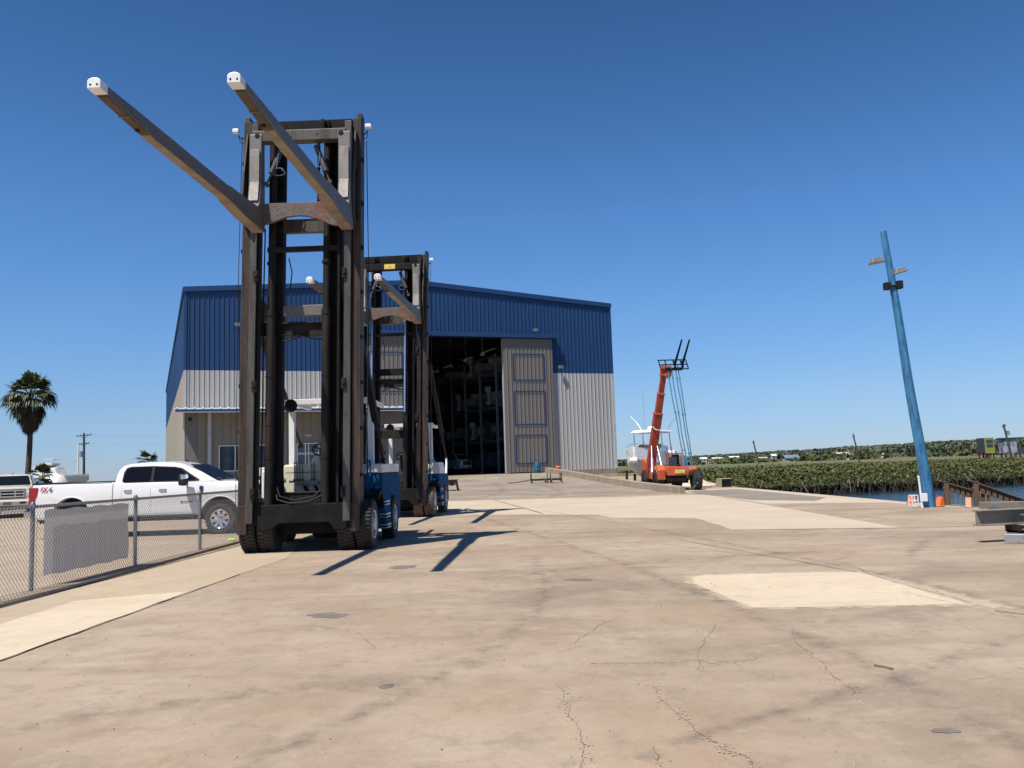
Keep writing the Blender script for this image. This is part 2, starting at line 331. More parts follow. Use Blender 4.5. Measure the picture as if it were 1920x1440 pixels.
def text(name, s, size, m, parent, loc, rot, shear=0, ext=.003, bold=0):
    cu = bpy.data.curves.new(name, 'FONT'); cu.body = s; cu.size = size; cu.shear = shear; cu.extrude = ext; cu.offset = bold
    cu.align_x = 'CENTER'; cu.align_y = 'CENTER'
    o = bpy.data.objects.new(name, cu); COL.objects.link(o)
    dg = bpy.context.evaluated_depsgraph_get(); me = bpy.data.meshes.new_from_object(o.evaluated_get(dg))
    bpy.data.objects.remove(o); o = bpy.data.objects.new(name, me); COL.objects.link(o)
    me.materials.clear(); me.materials.append(MT[m]); o.parent = parent; o.location = loc; o.rotation_euler = rot
    return o
def boolean(o, cutter, op='DIFFERENCE'):
    md = o.modifiers.new('b', 'BOOLEAN'); md.object = cutter; md.operation = op; md.solver = 'EXACT'
    dg = bpy.context.evaluated_depsgraph_get(); me = bpy.data.meshes.new_from_object(o.evaluated_get(dg))
    o.modifiers.remove(md); o.data = me; bpy.data.objects.remove(cutter)

# ------------------------------------------------------------------ building frame and ground heights
BL = Vector((-25.24, 63.5, 0)); BU = Vector((.94032, .3403, 0)); BN = Vector((.3403, -.94032, 0))
BS = Vector((-.4003, .9164, 0)); BW = 36.73; BD = 82.0; FLOOR = 1.10; EAVE = 16.32; PEAK = 17.7; MID = 9.9
def fp(u, off, z): return BL+BU*u+BN*off+Vector((0, 0, z))       # point on the facade, off = towards the yard
def yf(x): return 63.5+(x+25.24)*.3619
def ytoe(x): return 45.7-(x+30)*.0833
def kx(y): return 8.42-(y-42.46)*.1879
def sm(t): t = max(0, min(1, t)); return t*t*(3-2*t)*.45+t*.55
def rz(x, y):
    if x > kx(y)+.05: return .62*max(0, min(1, (y-48)/26))
    b = (y-ytoe(x))/(yf(x)-ytoe(x)); return 1.07*sm(b)*max(0, min(1, (x+34)/10))

# terrain: one sheet to the horizon with the basin pressed into it
xs = sorted(set([-4000, -1500, -600, -300, -160, -100, -60, -30, 0, 8, 13.05, 13.3, 16, 20, 26, 32, 40, 50, 60, 70, 80, 95, 115, 140, 200, 300, 450, 700, 1500, 4000]))
ys = [-4000, -800, -200, -60, -20, 0, 20, 40, 48, 54, 56, 58, 60, 62, 64, 66, 68, 70, 72, 75, 80, 90, 105, 130, 170, 230, 238, 300, 450, 700, 1500, 5000]
def shore(x): return 58 if x < 20 else 58+min(12, (x-20)*.33)
def terr(x, y):
    if x > 13.2:
        s = shore(x)
        if y < s: return -3.0
        return min(.2 if y < 130 else .6, -1.2+(y-s)*.2) if x < 300 else .62
    if y > 130: return .6
    if y > 70 : return .3
    return -.03
m = MB(); vs = [(x, y, terr(x, y)) for y in ys for x in xs]; nx = len(xs)
m.add(vs, [(j*nx+i, j*nx+i+1, (j+1)*nx+i+1, (j+1)*nx+i) for j in range(len(ys)-1) for i in range(nx-1)])
tag(m.build('terrain', 'grass'), kind='structure')
m = MB().add([(13.0, -60, -.92), (900, -60, -.92), (900, 100, -.92), (13.0, 100, -.92)], [(0, 1, 2, 3)])
tag(m.build('water', 'water', fix=False), kind='structure')
# yard
m = MB(); NX, NY = 60, 60
pts = []
for j in range(NY+1):
    for i in range(NX+1):
        x = -130+(143.0)*i/NX; y = -15+91*j/NY; pts.append((x, y, .0 if x < kx(y) else rz(x, y)))
m.add(pts, [(j*(NX+1)+i, j*(NX+1)+i+1, (j+1)*(NX+1)+i+1, (j+1)*(NX+1)+i) for j in range(NY) for i in range(NX)])
tag(m.build('concrete_yard', 'yard', fix=False), kind='structure')
m = MB().box(12.75, 13.12, -15, 60, -3, -.004)
tag(m.build('seawall', 'kerb'), kind='structure')
# ramp up to the big door
m = MB(); NX, NY = 26, 22; pts = []
for j in range(NY+1):
    for i in range(NX+1):
        x = 0
        b_ = j/NY; xr = 5
        for _ in range(8): yy = ytoe(xr)+b_*(yf(xr)-ytoe(xr)); xr = kx(yy)
        x = -33+(xr+33)*i/NX; y = ytoe(x)+b_*(yf(x)-ytoe(x)); pts.append((x, y, .006+1.07*sm(b_)*max(0, min(1, (x+34)/10))))
m.add(pts, [(j*(NX+1)+i, j*(NX+1)+i+1, (j+1)*(NX+1)+i+1, (j+1)*(NX+1)+i) for j in range(NY) for i in range(NX)])
tag(m.build('concrete_ramp', 'ramp', smooth=True, fix=False), kind='structure')

def ragged(pts, amp=.04, step=.35):
    out = []
    n = len(pts)
    for k in range(n):
        a = Vector(pts[k]); b = Vector(pts[(k+1) % n]); d = (b-a); L_ = d.length; q = max(1, int(L_/step)); nn = Vector((-d.y, d.x)).normalized() if L_ else Vector((0, 0))
        for i in range(q): out.append(a+d*(i/q)+nn*random.uniform(-amp, amp)*(1 if i else .3))
    return out
def sheet(name, pts, m, z, amp=.04, step=.35):
    p = ragged([Vector(q) for q in pts], amp, step)
    return tag(MB().add([(q.x, q.y, z) for q in p], [tuple(range(len(p)))]).build(name, m, fix=False), kind='structure')
# parking surface beyond the fence
sheet('parking_pavement', [(-60, -10), (-6.72, -10), (-6.72, 34), (-6.9, 44), (-60, 44)], 'parking', .004, .0, 5)
sheet('pale_pavement', [(-8, 42.6), (-1.2, 42.0), (3.05, 40.66), (8.4, 40.4), (9.03, 39.6), (8.31, 18.17), (4.91, 19.06), (5.0, 23.39), (2.79, 24.85), (2.58, 26.37), (.56, 27.85), (-2.38, 29.26), (-6.6, 29.6), (-8, 32)], 'pale', .004, .03)
sheet('seaside_pavement', [(9.03, 39.6), (8.91, 29.64), (11.47, 28.52), (12.3, 27.9), (12.9, 24), (13.0, 15), (13.0, 59), (12, 60), (8.6, 48), (8.8, 43)], 'pale', .0045, .03)
sheet('grey_pavement', [(8.9, 40.5), (9.3, 33), (10.9, 30.5), (12.2, 33), (12.2, 46), (9.2, 45)], 'grey', .009, .03)
sheet('cream_patch', [(2.27, 10.88), (2.35, 11.5), (2.6, 11.72), (3.59, 11.67), (4.63, 11.51), (4.66, 10.97), (4.66, 8.85), (3.74, 8.93), (2.48, 9.04), (2.4, 9.9)], 'cream', .003, .02, .15)
sheet('side_pavement', [(-6.66, -10), (-4.66, -10), (-4.66, 7.62), (-4.5, 13.65), (-4.4, 16), (-4.9, 19), (-6.6, 20)], 'dust', .0042, .01)
sheet('cream_strip', [(-5.2, -2), (-4.67, -2), (-4.67, 7.62), (-4.60, 11.76), (-5.2, 11.55), (-5.88, 11.2), (-5.85, 9.54), (-5.7, 7)], 'cream', .0085, .02, .3)
for a, b_, wd in (((-4.66, -5), (-4.66, 7.62), .028), ((-4.66, 7.62), (-4.5, 13.65), .022), ((-6.68, -5), (-6.6, 20), .05),
                 ((-1.1, 42), (.9, 28.2), .06), ((4.7, 8.4), (5.6, 7.2), .03), ((3.3, 17), (4.62, 11.5), .02), ((4.91, 19.06), (8.31, 18.17), .04), ((8.31, 18.17), (13, 17.6), .04)):
    a = Vector((*a, 0)); b2 = Vector((*b_, 0)); d = (b2-a); n_ = Vector((-d.y, d.x, 0)).normalized(); q = max(2, int(d.length/.25)); pv = []
    for i in range(q+1):
        c = a+d*i/q+n_*random.uniform(-.012, .012); ww = wd*random.uniform(.5, 1.2)/2
        pv += [c+n_*ww+Vector((0, 0, .012)), c-n_*ww+Vector((0, 0, .012))]
    tag(MB().add(pv, [(2*i, 2*i+1, 2*i+3, 2*i+2) for i in range(q)]).build('pavement_joint', 'joint', fix=False), kind='structure')
for x, y, r in ((.83, 11.69, .13), (-2.14, 9.46, .17), (-1.0, 6.3, .05), (2.4, 4.9, .05), (-1.9, 13.9, .2)):
    ph = random.random()*6; q_ = [1+.22*math.sin(k*.175*2+ph)+.12*math.sin(k*.175*5+ph*2)+.06*math.sin(k*.175*9) for k in range(36)]; p = [(x+math.cos(k*.1745)*r*q_[k]*1.3, y+math.sin(k*.1745)*r*q_[k]) for k in range(36)]
    tag(MB().add([(a, b_, .003) for a, b_ in p], [tuple(range(len(p)))]).build('oil_stain', 'oil', fix=False), kind='structure')
CR = {'a': [(0.93, 6.08), (0.94, 5.61), (1.00, 5.21), (1.05, 4.86), (1.13, 4.67), (1.17, 4.44), (1.3, 4.1)], 'b': [(0.25, 6.17), (0.29, 5.69), (0.33, 5.17), (0.31, 4.67), (.3, 4.2)],
 'c': [(2.52, 7.9), (2.34, 7.09), (2.31, 6.80), (2.25, 6.21), (2.22, 5.71)], 'd': [(0.55, 6.8), (0.79, 6.76), (1.07, 6.76), (1.41, 6.79), (1.50, 6.65), (1.9, 6.8)], 'e': [(1.18, 9.13), (0.89, 8.56), (0.62, 7.93), (0.49, 7.53)],
 'f': [(1.89, 8.24), (1.60, 7.42), (1.41, 6.75), (1.36, 6.41)], 'g': [(1.66, 17.40), (2.90, 16.35), (3.82, 14.07), (4.77, 12.83), (5.18, 13.24)], 'h': [(0.73, 4.80), (0.71, 4.47)],
 'i': [(4.40, 9.76), (4.52, 9.15), (4.62, 8.33), (4.9, 7.76), (5.3, 7.0)], 'j': [(4.84, 12.60), (4.68, 11.11), (4.7, 9.94), (4.75, 8.9)], 'k': [(-2.2, 8.9), (-1.6, 8.4), (-1.3, 7.6)], 'l': [(-4.4, 15.4), (-3.8, 15.0), (-3.3, 14.6)]}
zc = .0034
for k_, pl_ in CR.items():
    P_ = [Vector((*p, 0)) for p in pl_]
    for amp in (.04, .022, .012, .006):
        Q = [P_[0]]
        for a, b_ in zip(P_, P_[1:]): d = b_-a; n_ = Vector((-d.y, d.x, 0)).normalized(); Q += [(a+b_)/2+n_*random.uniform(-amp, amp), b_]
        P_ = Q
    pv = []; zc += .0001
    for i, p in enumerate(P_):
        d = P_[min(i+1, len(P_)-1)]-P_[max(0, i-1)]; n_ = Vector((-d.y, d.x, 0)).normalized()*random.uniform(.0003, .0032)*(1 if k_ not in 'gj' else 2.5); pv += [p+n_+Vector((0, 0, zc)), p-n_+Vector((0, 0, zc))]
    tag(MB().add(pv, [(2*i, 2*i+1, 2*i+3, 2*i+2) for i in range(len(P_)-1)]).build('pavement_crack', 'crack', fix=False), kind='structure')
    m = MB()
    for p in P_:
        for _ in range(3 if k_ in 'abcdf' else 1):
            if random.random() < .45: continue
            r = random.uniform(.002, .008)*(1 if k_ not in 'gij' else 1.6); c = p+Vector((random.gauss(0, .035), random.gauss(0, .035), 0)); a0 = random.uniform(0, 6); zz = .0045+random.random()*.002
            m.add([(c.x+math.cos(a0+t_)*r*random.uniform(.6, 1.4), c.y+math.sin(a0+t_)*r*random.uniform(.6, 1.4), zz) for t_ in (0, 1.1, 2.3, 3.4, 4.6, 5.5)], [tuple(range(6))])
    tag(m.build('crack_crumbs', 'chip', fix=False), kind='stuff')
# tyre smears: thin see-through rubber film
sm_ = bpy.data.materials.new('rubber_smear'); sm_.use_nodes = True; t = sm_.node_tree; b = t.nodes['Principled BSDF']; b.inputs['Base Color'].default_value = (.10, .09, .085, 1); b.inputs['Roughness'].default_value = .8
uvn = NN(t, 'ShaderNodeUVMap'); sp = NN(t, 'ShaderNodeSeparateXYZ'); t.links.new(uvn.outputs[0], sp.inputs[0])
pp = NN(t, 'ShaderNodeMath', operation='PINGPONG'); pp.inputs[1].default_value = .5; t.links.new(sp.outputs['X'], pp.inputs[0])
tc = NN(t, 'ShaderNodeTexCoord'); nz = NN(t, 'ShaderNodeTexNoise'); nz.inputs['Scale'].default_value = 3.5; nz.inputs['Detail'].default_value = 8; nz.inputs['Roughness'].default_value = .7; t.links.new(tc.outputs['Object'], nz.inputs['Vector'])
rr_ = NN(t, 'ShaderNodeMapRange'); rr_.inputs['From Min'].default_value = .42; rr_.inputs['From Max'].default_value = .7; rr_.inputs['To Max'].default_value = .75; t.links.new(nz.outputs['Fac'], rr_.inputs[0])
ml = NN(t, 'ShaderNodeMath', operation='MULTIPLY'); t.links.new(pp.outputs[0], ml.inputs[0]); t.links.new(rr_.outputs[0], ml.inputs[1]); t.links.new(ml.outputs[0], b.inputs['Alpha']); MT['smear'] = sm_
for k_, (pts_, wd) in enumerate((([(.6, 4.6), (1.08, 5.03), (1.68, 5.41), (2.80, 6.22), (3.85, 6.96), (5.2, 7.9)], .22), ([(-2.2, 3.6), (-1.3, 5.1), (-.2, 7.4), (.4, 10.5), (.3, 15)], .30), ([(2.6, 3.4), (2.7, 6), (2.2, 10), (1.2, 16), (-.5, 24), (-2.2, 33)], .34), ([(4.7, 3.4), (5.2, 8), (4.6, 13), (3.2, 20), (1, 30)], .34),
        ([(-3.8, 5.2), (-2.4, 6.1), (-.8, 6.4)], .5), ([(6, 13), (8, 16.3), (10.5, 17)], .4), ([(-.5, 12), (1.5, 13.4), (5, 14.2)], .5), ([(-2.0, 44), (-.5, 50), (-1.5, 58)], .7), ([(1.5, 41), (3, 48), (.5, 60)], .7), ([(-4.4, 22), (-1, 20.6), (3, 20.5)], .7))):
    P_ = [Vector((*p, 0)) for p in pts_]
    for _ in range(3):
        Q = [P_[0]]
        for i in range(len(P_)-1): Q += [P_[i]*.75+P_[i+1]*.25, P_[i]*.25+P_[i+1]*.75]
        P_ = Q+[P_[-1]]
    pv = []
    for i, p in enumerate(P_):
        d = P_[min(i+1, len(P_)-1)]-P_[max(0, i-1)]; n_ = Vector((-d.y, d.x, 0)).normalized()*wd/2
        for s_ in (1, -1): q = p+n_*s_; pv.append((q.x, q.y, (rz(q.x, q.y)+.018 if q.y > 41 else .0055+.0003*k_)+(.004 if q.y > 17.5 else 0)))
    o = MB().add(pv, [(2*i, 2*i+1, 2*i+3, 2*i+2) for i in range(len(P_)-1)]).build('tyre_mark', 'smear', fix=False); uv = o.data.uv_layers.new()
    for lp in o.data.loops: uv.data[lp.index].uv = (lp.vertex_index % 2, lp.vertex_index//2*.1)
    tag(o, kind='structure')
m = MB(); m.tube([(2.64, 6.40, .012), (2.68, 6.34, .014), (2.73, 6.28, .010)], .007, 5); tag(m.build('twig', 'wood_dark'), 'short dark twig lying on the concrete in the right foreground', 'twig')
# worn pale rim round the cream patch and along the strip edge
def worn(name, pts, m, z): return sheet(name, pts, m, z, .10, .07)
worn('worn_patch_rim', [(2.20, 10.7), (2.25, 11.6), (2.6, 11.82), (3.7, 11.74), (4.72, 11.66), (4.85, 10.9), (5.0, 8.5), (4.6, 8.74), (3.74, 8.86), (2.44, 8.98), (2.32, 9.9)], 'dust', .0018)
# small pebbles and debris
m = MB()
for _ in range(420):
    y = 2.6+abs(random.gauss(0, 1))*7; x = random.uniform(-.66, .66)*y; 
    if x < -6.4 or x > 12.5: continue
    r = random.uniform(.004, .013); m.lathe([(r, 0), (r*.8, r*.6), (r*.2, r)], (x, y, .0), n=5)
tag(m.build('gravel_crumbs', 'kerb', fix=False), kind='stuff')
# ------------------------------------------------------------------ kerb walls
def wallseg(name, pts, th, hs, m, label):
    M_ = MB()
    for k in range(len(pts)-1):
        a = Vector(pts[k]); b_ = Vector(pts[k+1]); n_ = Vector((-(b_-a).y, (b_-a).x, 0)).normalized()*th/2
        za, zb = hs[k], hs[k+1]; lo = Vector((0, 0, -.3))
        vs = [a-n_+lo, a+n_+lo, a+n_+Vector((0, 0, za)), a-n_+Vector((0, 0, za)), b_-n_+lo, b_+n_+lo, b_+n_+Vector((0, 0, zb)), b_-n_+Vector((0, 0, zb))]
        fs = [(0, 1, 5, 4), (1, 2, 6, 5), (2, 3, 7, 6), (3, 0, 4, 7)]
        if k == 0: fs.append((0, 1, 2, 3))
        if k == len(pts)-2: fs.append((4, 5, 6, 7))
        M_.add(vs, fs)
    bm_ = M_.build(name, m, bevel=.03)
    return tag(bm_, label, 'wall')
kp = [(kx(y)-.12, y, 0) for y in (42.0, 48, 54, 60, 66, 72)]
kp = [(x, y, rz(x-.4, y)) for x, y, _ in kp]
wallseg('kerb_wall', kp, .34, [.36, .38, .4, .42, .44, .46], 'kerb', 'long low concrete kerb wall along the right edge of the ramp')
wallseg('low_retaining_wall', [(7.2, 71.5, .5), (12.5, 70.3, .45)], .6, [.3, .3], 'slab', 'short grey retaining wall between the building corner and the boat')

# ------------------------------------------------------------------ big storage building
B = empty('boat_storage_building', tuple(BL), 0, 'large blue and grey ribbed metal boat storage building with tall open doorway', 'building')
def bo(m, *a, **k):                                # build with world coordinates under B
    m.v = [(x-BL.x, y-BL.y, z-BL.z) for x, y, z in m.v]; return m.build(*a, parent=B, **k)
def roofz(u): return EAVE+(PEAK-EAVE)*(1-abs(u-BW/2)/(BW/2))
PROF = [(0, 0), (.235, 0), (.268, .052), (.322, .052), (.355, 0)]
PER = .366
def ribs(org, dirv, out, length, zb, zt, m=None, off=0):
    M_ = m or MB(); pv = []
    n = int(length/PER)+1; ds = []
    for k in range(n):
        for d, o in PROF:
            dd = k*PER+d
            if dd <= length: ds.append((dd, o))
    ds.append((length, 0))
    for d, o in ds:
        p = org+dirv*d+out*(o+off); pv += [p+Vector((0, 0, zb(d))), p+Vector((0, 0, zt(d)))]
    M_.add(pv, [(2*i, 2*i+2, 2*i+3, 2*i+1) for i in range(len(ds)-1)]); return M_
O0, O1 = 17.9, 26.1
m = ribs(fp(0, 0, 0), BU, BN, O0, lambda d: 1.2, lambda d: MID); ribs(fp(O1, 0, 0), BU, BN, BW-O1, lambda d: 1.2, lambda d: MID, m)
bo(m, 'lower_cladding', 'grey_clad', fix=False)
m = ribs(fp(0, 0, 0), BU, BN, O0, lambda d: MID, lambda d: roofz(d))
ribs(fp(O1, 0, 0), BU, BN, BW-O1, lambda d: MID, lambda d: roofz(d+O1), m); ribs(fp(O0, 0, 0), BU, BN, O1-O0, lambda d: 12.95, lambda d: roofz(d+O0), m)
bo(m, 'upper_cladding', 'blue_clad', fix=False)
Z = lambda k: (lambda d: k)
bo(ribs(fp(0, 0, 0), BS, -BU, BD, Z(.0), Z(MID)), 'lower_side_cladding', 'tan_clad', fix=False)
bo(ribs(fp(0, 0, 0), BS, -BU, BD, Z(MID), Z(EAVE)), 'upper_side_cladding', 'blue_clad', fix=False)
R0 = fp(BW, 0, 0)
m = MB().add([R0, R0+BS*BD, R0+BS*BD+Vector((0, 0, EAVE)), R0+Vector((0, 0, EAVE))], [(0, 1, 2, 3)])
bo(m, 'right_wall', 'blue_clad', fix=False)
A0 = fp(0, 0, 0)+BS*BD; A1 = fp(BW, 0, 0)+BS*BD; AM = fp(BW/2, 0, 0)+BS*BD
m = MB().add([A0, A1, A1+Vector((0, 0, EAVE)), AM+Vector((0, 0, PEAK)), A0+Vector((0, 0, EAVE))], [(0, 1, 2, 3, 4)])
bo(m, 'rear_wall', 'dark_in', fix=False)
# roof strips with narrow skylight rows
m = MB(); sk = []; up = Vector((0, 0, .06))
def rp(u, d): return fp(u, .12, roofz(u))+BS*d+up
for s0, s1 in ((-.15, BW/2), (BW/2, BW+.15)):
    d = 0
    while d < BD:
        e = min(BD, d+6.2)
        m.add([rp(s0, d), rp(s1, d), rp(s1, e), rp(s0, e)], [(0, 1, 2, 3)]); d = e
        if d < BD:
            us = np.linspace(s0, s1, 13)
            for i in range(12):
                a, c = us[i], us[i+1]
                isk = i % 3 == 1 and 20 < d < 60; mm = MB() if isk else m; mm.add([rp(a, d), rp(c, d), rp(c, d+.7), rp(a, d+.7)], [(0, 1, 2, 3)]); sk.append(mm) if isk else None
            d += .7
bo(m, 'roof', 'roof', fix=False); [bo(q, 'skylight', 'skylight', fix=False) for q in sk]
# rake / eave trims
m = MB()
for u0, u1 in ((-.1, BW/2), (BW/2, BW+.1)):
    z0, z1 = roofz(max(0, u0)), roofz(min(BW, u1)); 
    if u0 < 0: z0 = EAVE
    a, b_ = fp(u0, .10, z0-.08), fp(u1, .10, z1-.08); m.bar(a, b_, .12, .40)
m.bar(fp(-.1, .04, EAVE-.1), fp(-.1, .0, EAVE-.1)+BS*BD, .14, .34)
bo(m, 'roof_trim', 'blue_clad')
m = MB()
m.bar(fp(.04, .03, MID), fp(.04, .03, EAVE-.2), .20, .08, up=tuple(BN)); bo(m, 'upper_corner_trim', 'blue_clad')
m = MB(); m.bar(fp(BW-.04, .03, MID), fp(BW-.04, .03, EAVE-.2), .20, .08, up=tuple(BN)); bo(m, 'upper_corner_trim', 'blue_clad')
m = MB(); m.bar(fp(.04, .03, 0), fp(.04, .03, MID), .20, .08, up=tuple(BN)); bo(m, 'lower_corner_trim', 'trim_grey')
m = MB(); m.bar(fp(BW-.04, .03, 1.2), fp(BW-.04, .03, MID), .20, .08, up=tuple(BN)); bo(m, 'lower_corner_trim', 'trim_grey')
# foundation
m = MB(); 
a, b_ = fp(O1+.0, .03, 0), fp(BW+.05, .03, 0)
m.add([a+Vector((0, 0, .2)), b_+Vector((0, 0, .2)), b_+Vector((0, 0, 1.2)), a+Vector((0, 0, 1.2)), a-BN*.5+Vector((0, 0, .2)), b_-BN*.5+Vector((0, 0, .2)), b_-BN*.5+Vector((0, 0, 1.2)), a-BN*.5+Vector((0, 0, 1.2))],
      [(0, 1, 2, 3), (4, 7, 6, 5), (3, 2, 6, 7), (0, 3, 7, 4), (1, 5, 6, 2)])
bo(m, 'foundation', 'slab')
m = MB(); a, b_ = fp(0, .03, .2), fp(O0, .03, .2); m.add([a, b_, b_+Vector((0, 0, 1)), a+Vector((0, 0, 1))], [(0, 1, 2, 3)]); bo(m, 'foundation', 'slab', fix=False)
# header track hood over the sliding doors
m = MB(); m.bar(fp(13.1, .36, 13.12), fp(31.1, .36, 13.12), .62, .34); bo(m, 'door_header', 'blue_clad', bevel=.02)
# sliding doors
def sliding_door(u0, u1):
    m = MB(); zb, zt = 1.16, 12.9
    ribs(fp(u0, .38, 0), BU, BN, u1-u0, Z(zb), Z(zt), m, .0)
    a, b_ = fp(u0, .38, 0), fp(u1, .38, 0)
    for p, q in ((a, a-BN*.12), (b_, b_-BN*.12)): m.add([p+Vector((0, 0, zb)), q+Vector((0, 0, zb)), q+Vector((0, 0, zt)), p+Vector((0, 0, zt))], [(0, 1, 2, 3)])
    a -= BN*.12; b_ -= BN*.12; m.add([a+Vector((0, 0, zb)), b_+Vector((0, 0, zb)), b_+Vector((0, 0, zt)), a+Vector((0, 0, zt))], [(0, 1, 2, 3)])
    d = bo(m, 'sliding_door', 'door_clad', fix=False)
    for z0, z1 in ((9.2, 11.5), (5.3, 8.2), (1.9, 4.35)):
        m = MB(); x0, x1 = u0+.88, u1-.85
        for p, q in (((x0, z0), (x1, z0)), ((x0, z1), (x1, z1))): m.bar(fp(p[0]-.05, .438, p[1]), fp(q[0]+.05, .438, q[1]), .012, .10)
        for p, q in (((x0, z0), (x0, z1)), ((x1, z0), (x1, z1))): m.bar(fp(p[0], .438, p[1]+.05), fp(q[0], .438, q[1]-.05), .10, .012, up=tuple(BN))
        f = bo(m, 'painted_square', 'blue_line'); f.parent = d
sliding_door(26.0, 30.62); sliding_door(13.3, 17.9)
# door jambs
for u in (O0, O1): m = MB(); m.bar(fp(u, -.12, 1.1), fp(u, -.12, 12.95), .12, .3, up=tuple(BN)); bo(m, 'door_jamb', 'trim_grey')
# office front under the canopy
m = MB(); z0, z1 = 1.0, 6.62
k = .95
while k < 12.6:
    e = min(12.6, k+.61); m.bar(fp(k+.015, .05, (z0+z1)/2), fp(e-.015, .05, (z0+z1)/2), .06, z1-z0); k = e
bo(m, 'shaded_office_siding', 'office_clad_shaded', bevel=.008)
m = MB(); m.bar(fp(0.05, .04, 3.8), fp(.93, .04, 3.8), .06, 5.6); bo(m, 'corner_panel', 'door_clad')
m = MB(); m.bar(fp(1.84, .14, 1.1), fp(1.84, .14, 6.6), .26, .10, up=tuple(BN)); bo(m, 'pilaster', 'trim_grey')
# canopy
m = MB(); c0, c1 = -.55, 17.35
def cv(u, off, z): return fp(u, off, z)
m.add([cv(c0, .05, 6.98), cv(c1, .05, 6.98), cv(c1, 2.25, 6.72), cv(c0, 2.25, 6.72), cv(c0, .05, 6.80), cv(c1, .05, 6.80), cv(c1, 2.25, 6.62), cv(c0, 2.25, 6.62)],
      [(0, 1, 2, 3), (4, 7, 6, 5), (3, 2, 6, 7), (0, 3, 7, 4), (1, 5, 6, 2)])
cn = bo(m, 'canopy', 'roof')
m = MB(); k = c0+.1
while k < c1: m.bar(cv(k, .2, 7.00), cv(k, 2.27, 6.755), .08, .05); k += .61
c_ = bo(m, 'canopy_rib', 'white_trim'); c_.parent = cn
m = MB(); m.bar(cv(c0, 2.30, 6.60), cv(c1, 2.30, 6.60), .06, .17); c_ = bo(m, 'canopy_fascia', 'blue_clad'); c_.parent = cn
m = MB(); m.bar(cv(c0, 2.30, 6.48), cv(c1, 2.30, 6.48), .10, .05); c_ = bo(m, 'canopy_drip_edge', 'trim_grey'); c_.parent = cn
m = MB(); m.bar(cv(c0-.05, .1, 6.82), cv(c0-.05, 2.3, 6.62), .10, .24); c_ = bo(m, 'canopy_end_trim', 'white_trim'); c_.parent = cn
for u in (4.6, 9.5, 14): m = MB(); m.cyl(fp(u, 1.4, 6.6), fp(u, 1.4, 6.5), .17, .13); bo(m, 'canopy_lamp', 'black_plastic')
# windows
def window(u0, u1, z0, z1, mull, tr=()):
    m = MB(); fr = .07
    for z in (z0, z1): m.bar(fp(u0-.04, .12, z), fp(u1+.04, .12, z), .08, fr)
    for u in (u0, u1, *mull): m.bar(fp(u, .118, z0+.04), fp(u, .118, z1-.04), fr, .08, up=tuple(BN))
    for z in tr: m.bar(fp(u0+.04, .116, z), fp(u1-.04, .116, z), .07, .05)
    w_ = bo(m, 'window', 'white_trim')
    g = MB().add([fp(u0, .095, z0), fp(u1, .095, z0), fp(u1, .095, z1), fp(u0, .095, z1)], [(0, 1, 2, 3)]); g = bo(g, 'pane', 'glass', fix=False); g.parent = w_
window(2.55, 5.96, 2.05, 4.0, (3.72, 4.85))
window(8.4, 10.8, 1.3, 4.05, (9.05, 9.3, 10.1), (3.3, 3.2))
m = MB(); m.box(0, .5, 0, .03, 0, .14); o = m.build('address_plate', 'trim_grey', B); o.location = fp(9.05, .12, 4.62)-BL; o.rotation_euler[2] = math.atan2(BU.y, BU.x)
# wall lamps
for u, z, dr in ((3.87, 13.5, 1), (29.11, 13.7, 1), (31.4, 10.4, 1), (12.1, 8.2, 1)):
    m = MB(); m.bar(fp(u, .05, z), fp(u, .35, z), .06, .06); m.bar(fp(u-.2, .4, z), fp(u+.2, .4, z), .22, .26)
    bo(m, 'wall_lamp', 'bronze', bevel=.02)
m = MB(); m.lathe([(.02, -.02), (.14, 0), (.14, .06), (.05, .1)], (0, 0, 0), 'Y', 12); o = m.build('alarm_bell', 'black_plastic', B); o.location = fp(.42, .16, 6.1)-BL; 
# interior: floor and aisle racks
m = MB(); a = fp(0, -.05, 0); m.add([a, fp(BW, -.05, 0), R0+BS*BD, A0], [(0, 1, 2, 3)]); m.v = [(x, y, 1.085) for x, y, z in m.v]
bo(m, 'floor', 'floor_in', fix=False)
m = MB()
for d in np.arange(.45, BD, 7.6):
    for u in (.35, BW-.35): p = fp(u, 0, 1.1)+BS*d; m.bar(p, p+Vector((0, 0, 15)), .3, .3)
    for ua, ub in ((.3, BW/2), (BW/2, BW-.3)):
        p = fp(ua, 0, roofz(ua)-.5)+BS*d; q = fp(ub, 0, roofz(ub)-.5)+BS*d; m.bar(p, q, .25, .6)
bo(m, 'steel_frame', 'dark_in')

def inb(u, d, z): return fp(u, 0, z)+BS*d
def rack(u0, u1, d0, n, label):
    M_ = MB()
    for k in range(n+1):
        for u in (u0, (u0+u1)/2, u1):
            p = inb(u, d0+k*4.2, 1.09); M_.bar(p, p+Vector((0, 0, 11.2)), .22, .22)
        for z in (4.3, 7.5, 10.7):
            M_.bar(inb(u0, d0+k*4.2, z), inb(u1, d0+k*4.2, z), .16, .28)
        if k < n:
            for z in (4.1, 7.3, 10.5, 12.2):
                M_.bar(inb(u0, d0+k*4.2, z), inb(u0, d0+k*4.2+4.2, z), .12, .2); M_.bar(inb(u1, d0+k*4.2, z), inb(u1, d0+k*4.2+4.2, z), .12, .2)
    for p in [M_]: pass
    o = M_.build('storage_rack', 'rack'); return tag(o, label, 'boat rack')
rack(27.4, 34.6, 5, 9, 'tall dark steel boat rack along the right side of the building interior')
rack(2.0, 16.4, 12, 8, 'tall dark steel boat rack deep on the left side of the building interior')
rack(17.5, 26.8, 47, 3, 'dark steel boat rack across the far end of the interior aisle')

